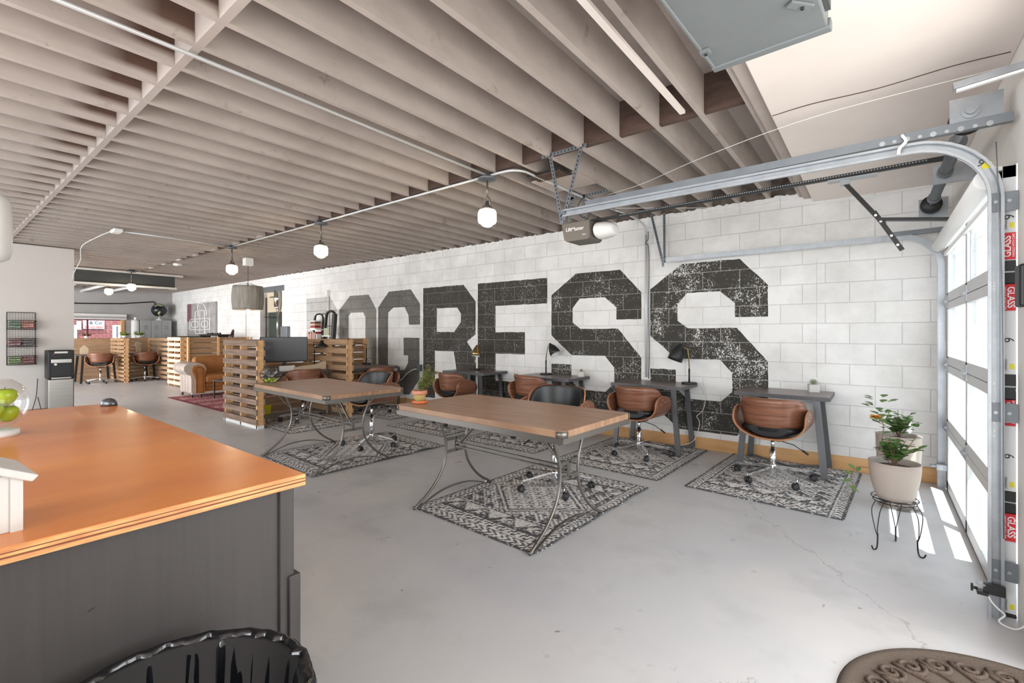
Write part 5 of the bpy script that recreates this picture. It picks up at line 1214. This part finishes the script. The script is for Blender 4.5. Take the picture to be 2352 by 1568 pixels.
# lockers with globe and heater
t = thing('locker_bank', 'row of three gray metal lockers below the globe', 'lockers', (-19.62, 5.02, 0))
bev(B().use(M['locker']).box(-.22, .22, -.43, .45, 0, 1.79).make('cabinet', None, t), .006)
for k in range(3):
    y = -.42+k*.29; d_ = bev(B().use(M['locker']).box(.22, .232, y+.006, y+.284, .04, 1.76).make('door', None, t), .003)
    b = B().use(M['galvd'])
    for q in range(5): b.box(.232, .236, y+.09, y+.20, 1.60-q*.03, 1.61-q*.03)
    b.make('vent_slot', None, d_); B().use(M['chrome']).box(.232, .25, y+.05, y+.09, 1.20, 1.30).make('latch', None, d_)
t = thing('water_heater', 'white narrow tank left of the lockers', 'water tank', (-19.5, 4.48, 0)); B().use(M['white']).lathe([(0, 0), (.11, 0), (.11, 1.76), (.08, 1.80), (0, 1.81)]).make('tank', None, t); B().use(M['white']).cyl((.02, 0, 1.8), (.02, 0, 1.88), .04).make('cap', None, t)
t = thing('globe', 'dark globe on a stand on top of the lockers', 'globe', (-19.6, 5.16, 1.79))
gm = mat('globe_map', L(28, 36, 34), .3); n, l, p = nodes(gm); tc = n.new('ShaderNodeTexCoord'); nz = n.new('ShaderNodeTexNoise'); nz.inputs['Scale'].default_value = 4.2; nz.inputs['Detail'].default_value = 3; l.new(tc.outputs['Object'], nz.inputs['Vector'])
mr = n.new('ShaderNodeMapRange'); mr.inputs[1].default_value = .54; mr.inputs[2].default_value = .56; l.new(nz.outputs[0], mr.inputs[0]); mx = n.new('ShaderNodeMix'); mx.data_type = 'RGBA'; mx.inputs[6].default_value = L(28, 38, 36); mx.inputs[7].default_value = L(196, 192, 150); l.new(mr.outputs[0], mx.inputs[0]); l.new(mx.outputs[2], p.inputs['Base Color'])
B().use(gm).blob((0, 0, .36), .225, u=28, v=18).make('sphere', None, t)
B().use(M['chrome']).tube([(0, .25*math.cos(a), .36+.25*math.sin(a)) for a in [-1.9+2.6*i/20 for i in range(21)]], .008, 6).make('meridian_arm', None, t)
B().use(M['white']).lathe([(0, 0), (.1, 0), (.1, .03), (.03, .06), (.02, .12), (0, .12)]).make('base', None, t)
b = B().use(M['blackwire']).tube([(XW+.03, .5, 2.30), (XW+.03, 3.2, 2.30), (XW+.03, 4.2, 2.34), (XW+.03, 5.1, 2.45), (XW+.03, 5.16, 2.36), (XW+.03, 5.16, 1.95)], .018, 6); tag(b.make('wall_pipe'), 'dark pipe running along the far gray wall', 'pipe')
# far cubicle desks
for y0, y1, lb in ((2.68, 3.42, 'far left dark cubicle desk with white edge'), (3.62, 4.32, 'dark desk in the right far cubicle')):
    t = thing('cubicle_desk', lb, 'desk', (-17.15, (y0+y1)/2, 0), 0, 'far cubicle desks'); Y = (y1-y0)/2
    B().use(M['deskedge']).box(-.45, .42, -Y, Y, .735, .765).make('desktop', None, t)
    for sx in (-1, 1):
        for sy in (-1, 1): B().use(M['black']).beam((sx*.34, sy*(Y-.06), .735), (sx*.40, sy*(Y-.01), .0), .05, .03).make('leg', None, t)
def sprout(label, c, s_, m):
    t = thing('potted_plant', label, 'plant', c); B().use(M['white']).lathe([(0, 0), (.05*s_, 0), (.06*s_, .06*s_), (0, .06*s_)], n=14).make('pot', None, t)
    b = B().use(M[m]); r = random.Random(7)
    for k in range(34): a = r.uniform(0, 6.3); leaf(b, (math.cos(a)*.03, math.sin(a)*.03, .06*s_), (math.cos(a), math.sin(a), r.uniform(.1, 1.3)), (0, 0, 1), .15*s_*r.uniform(.6, 1.1), .05*s_)
    b.make('leaves', None, t)
sprout('light green plant on the cubicle ledge left of the lockers', (-17.66, 3.80, 1.212), 1.1, 'leafy'); sprout('light green plant on the cubicle ledge before the lockers', (-17.66, 4.15, 1.212), 1.2, 'leafy'); sprout('small dark spiky plant on the ledge below the far window', (-17.66, 2.95, 1.212), .9, 'stem')
b = B().use(M['cardb']); b.poly([(0, -.09, 0), (0, .09, 0), (0, .09, .16), (0, 0, .26), (0, -.09, .16)], (.02, 0, 0)); o = b.make('house_cutout'); o.location = (-17.35, 2.85, .765); tag(o, 'house-shaped wooden cutout on the far left desk', 'ornament')
b = B().use(M['cardb']).blob((0, 0, .24), (.012, .10, .09)).box(-.01, .01, -.06, .06, 0, .18); o = b.make('tree_cutout'); o.location = (-17.3, 4.05, .765); tag(o, 'tree-shaped wooden cutout on the right far cubicle desk', 'ornament')
b = B().use(M['dkgreen']).blob((0, 0, .12), (.22, .2, .14)); o = b.make('green_bag'); o.location = (-15.9, 4.75, 0); tag(o, 'dark green bundle on the floor by the far cubicle end', 'bag')

# ================================================================ LADDER SHELF WITH BOOKS, MIRROR FRAME
t = thing('book_shelf', 'narrow black arched bookshelf against the mural wall', 'shelf', (-9.85, 5.45, 0))
b = B().use(M['black'])
for x in (-.20, .20): b.beam((x*.85, .10, 1.70), (x*1.25, -.02, 0), .03, .05)
b.tube(spline([(-.17, .1, 1.70), (-.12, .1, 1.76), (0, .1, 1.78), (.12, .1, 1.76), (.17, .1, 1.70)], 4), .02, 6); b.make('frame', None, t)
for z in (.95, 1.15, 1.42): B().use(M['white']).box(-.22, .22, -.08, .14, z, z+.02).make('shelf', None, t)
r = random.Random(12); cols = [L(170, 60, 50), L(230, 226, 220), L(60, 60, 70), L(190, 110, 70), L(210, 205, 195), L(120, 50, 50)]
x = -10.03; k = 0
while x < -9.69:
    w_ = r.uniform(.018, .035); hgt = r.uniform(.16, .22); o = B().use(mat('book_cover', cols[k % 6], .6)).box(0, w_, -.07, .07, 0, hgt).make('book'); o.location = (x, 5.46, 1.17)
    tag(o, f'{["red","white","slate","orange-brown","cream","maroon"][k % 6]} upright book, {["leftmost", "second from left", "third from left", "fourth from left", "fifth from left", "sixth from left", "seventh from left", "eighth from left", "ninth from left", "tenth from left", "eleventh from left", "twelfth from left", "thirteenth from left", "fourteenth from left", "fifteenth from left", "sixteenth from left"][k]} on the lower shelf of the bookshelf', 'book', 'upright books on the bookshelf'); x += w_+.002; k += 1
for k in range(7):
    o = B().use(mat('book_cover', cols[(k*5+1) % 6], .6)).box(-.11+.01*(k % 3), .10, -.07, .07, 0, .026).make('book'); o.location = (-9.84, 5.46, 1.44+k*.0275)
    tag(o, ['lowest book', 'second book up', 'third book up', 'fourth book up', 'fifth book up', 'sixth book up', 'topmost book'][k]+' of the flat stack on the upper shelf', 'book', 'stacked books on the bookshelf')
t = thing('floor_mirror', 'black arched easel frame leaning beside the bookshelf', 'mirror', (-9.22, 5.30, 0))
b = B().use(M['black']).beam((-.16, .16, 1.76), (-.24, -.02, 0), .045, .05).beam((.16, .16, 1.76), (.24, -.02, 0), .07, .09)
b.tube(spline([(-.16, .16, 1.74), (-.11, .16, 1.80), (0, .16, 1.82), (.11, .16, 1.80), (.16, .16, 1.74)], 4), .028, 6); b.beam((-.17, .14, 1.50), (.17, .14, 1.50), .012, .02); b.make('frame', None, t)
B().use(M['white']).box(-.17, .16, .05, .12, 1.28, 1.30).make('shelf', None, t)
B().use(M['leafp']).box(-.1, .1, .06, .08, 1.30, 1.46).make('picture', None, t)
b = B().use(M['white']).cyl((-9.60, YW-.02, .3), (-9.62, YW-.02, 2.22), .02, n=8).box(-9.70, -9.60, YW-.06, YW, 2.18, 2.31); tag(b.make('outlet_conduit'), 'white conduit with double outlet box left of the letter O', 'conduit')
# drum pendant
t = thing('drum_pendant', 'weathered gray drum pendant with a bare bulb below', 'pendant light', (-9.60, 3.95, 0))
b = B().use(M['fabric']); rings = []; R = .258
for k in range(9):
    z = 1.80+.46*k/8; q = R+.02*math.sin(PI*k/8); rings.append([((q+.003*math.sin(9*a)+.0025*math.sin(23*a))*math.cos(a), (q+.003*math.sin(9*a))*math.sin(a), z) for a in [i*2*PI/72 for i in range(72)]])
b.ring_sweep(rings, cap=False); o = b.make('drum_shade', None, t); s_ = o.modifiers.new('t', 'SOLIDIFY'); s_.thickness = .006
B().use(M['black']).tube([(0, 0, 2.26), (0, 0, 2.72)], .004, 6).tube([(-.26, 0, 2.26), (0, 0, 2.32), (.26, 0, 2.26)], .003, 5).tube([(0, -.26, 2.26), (0, 0, 2.32), (0, .26, 2.26)], .003, 5).make('hanging_wire', None, t)
B().use(M['white']).box(-.07, .07, -.07, .07, 2.66, HJ).make('ceiling_box', None, t)
B().use(M['filament']).lathe([(0, 1.70), (.02, 1.705), (.032, 1.74), (.03, 1.80), (.018, 1.85), (0, 1.86)], n=14).make('bulb', None, t)
B().use(M['black']).cyl((0, 0, 1.85), (0, 0, 2.3), .015, n=8).make('socket', None, t)
l = bpy.data.lights.new('drum_glow', 'POINT'); l.energy = 6; l.color = (1, .7, .42); l.shadow_soft_size = .04; lo = bpy.data.objects.new('drum_glow', l); COL.objects.link(lo); lo.parent = t; lo.location = (0, 0, 1.66)
bpy.context.view_layer.update()
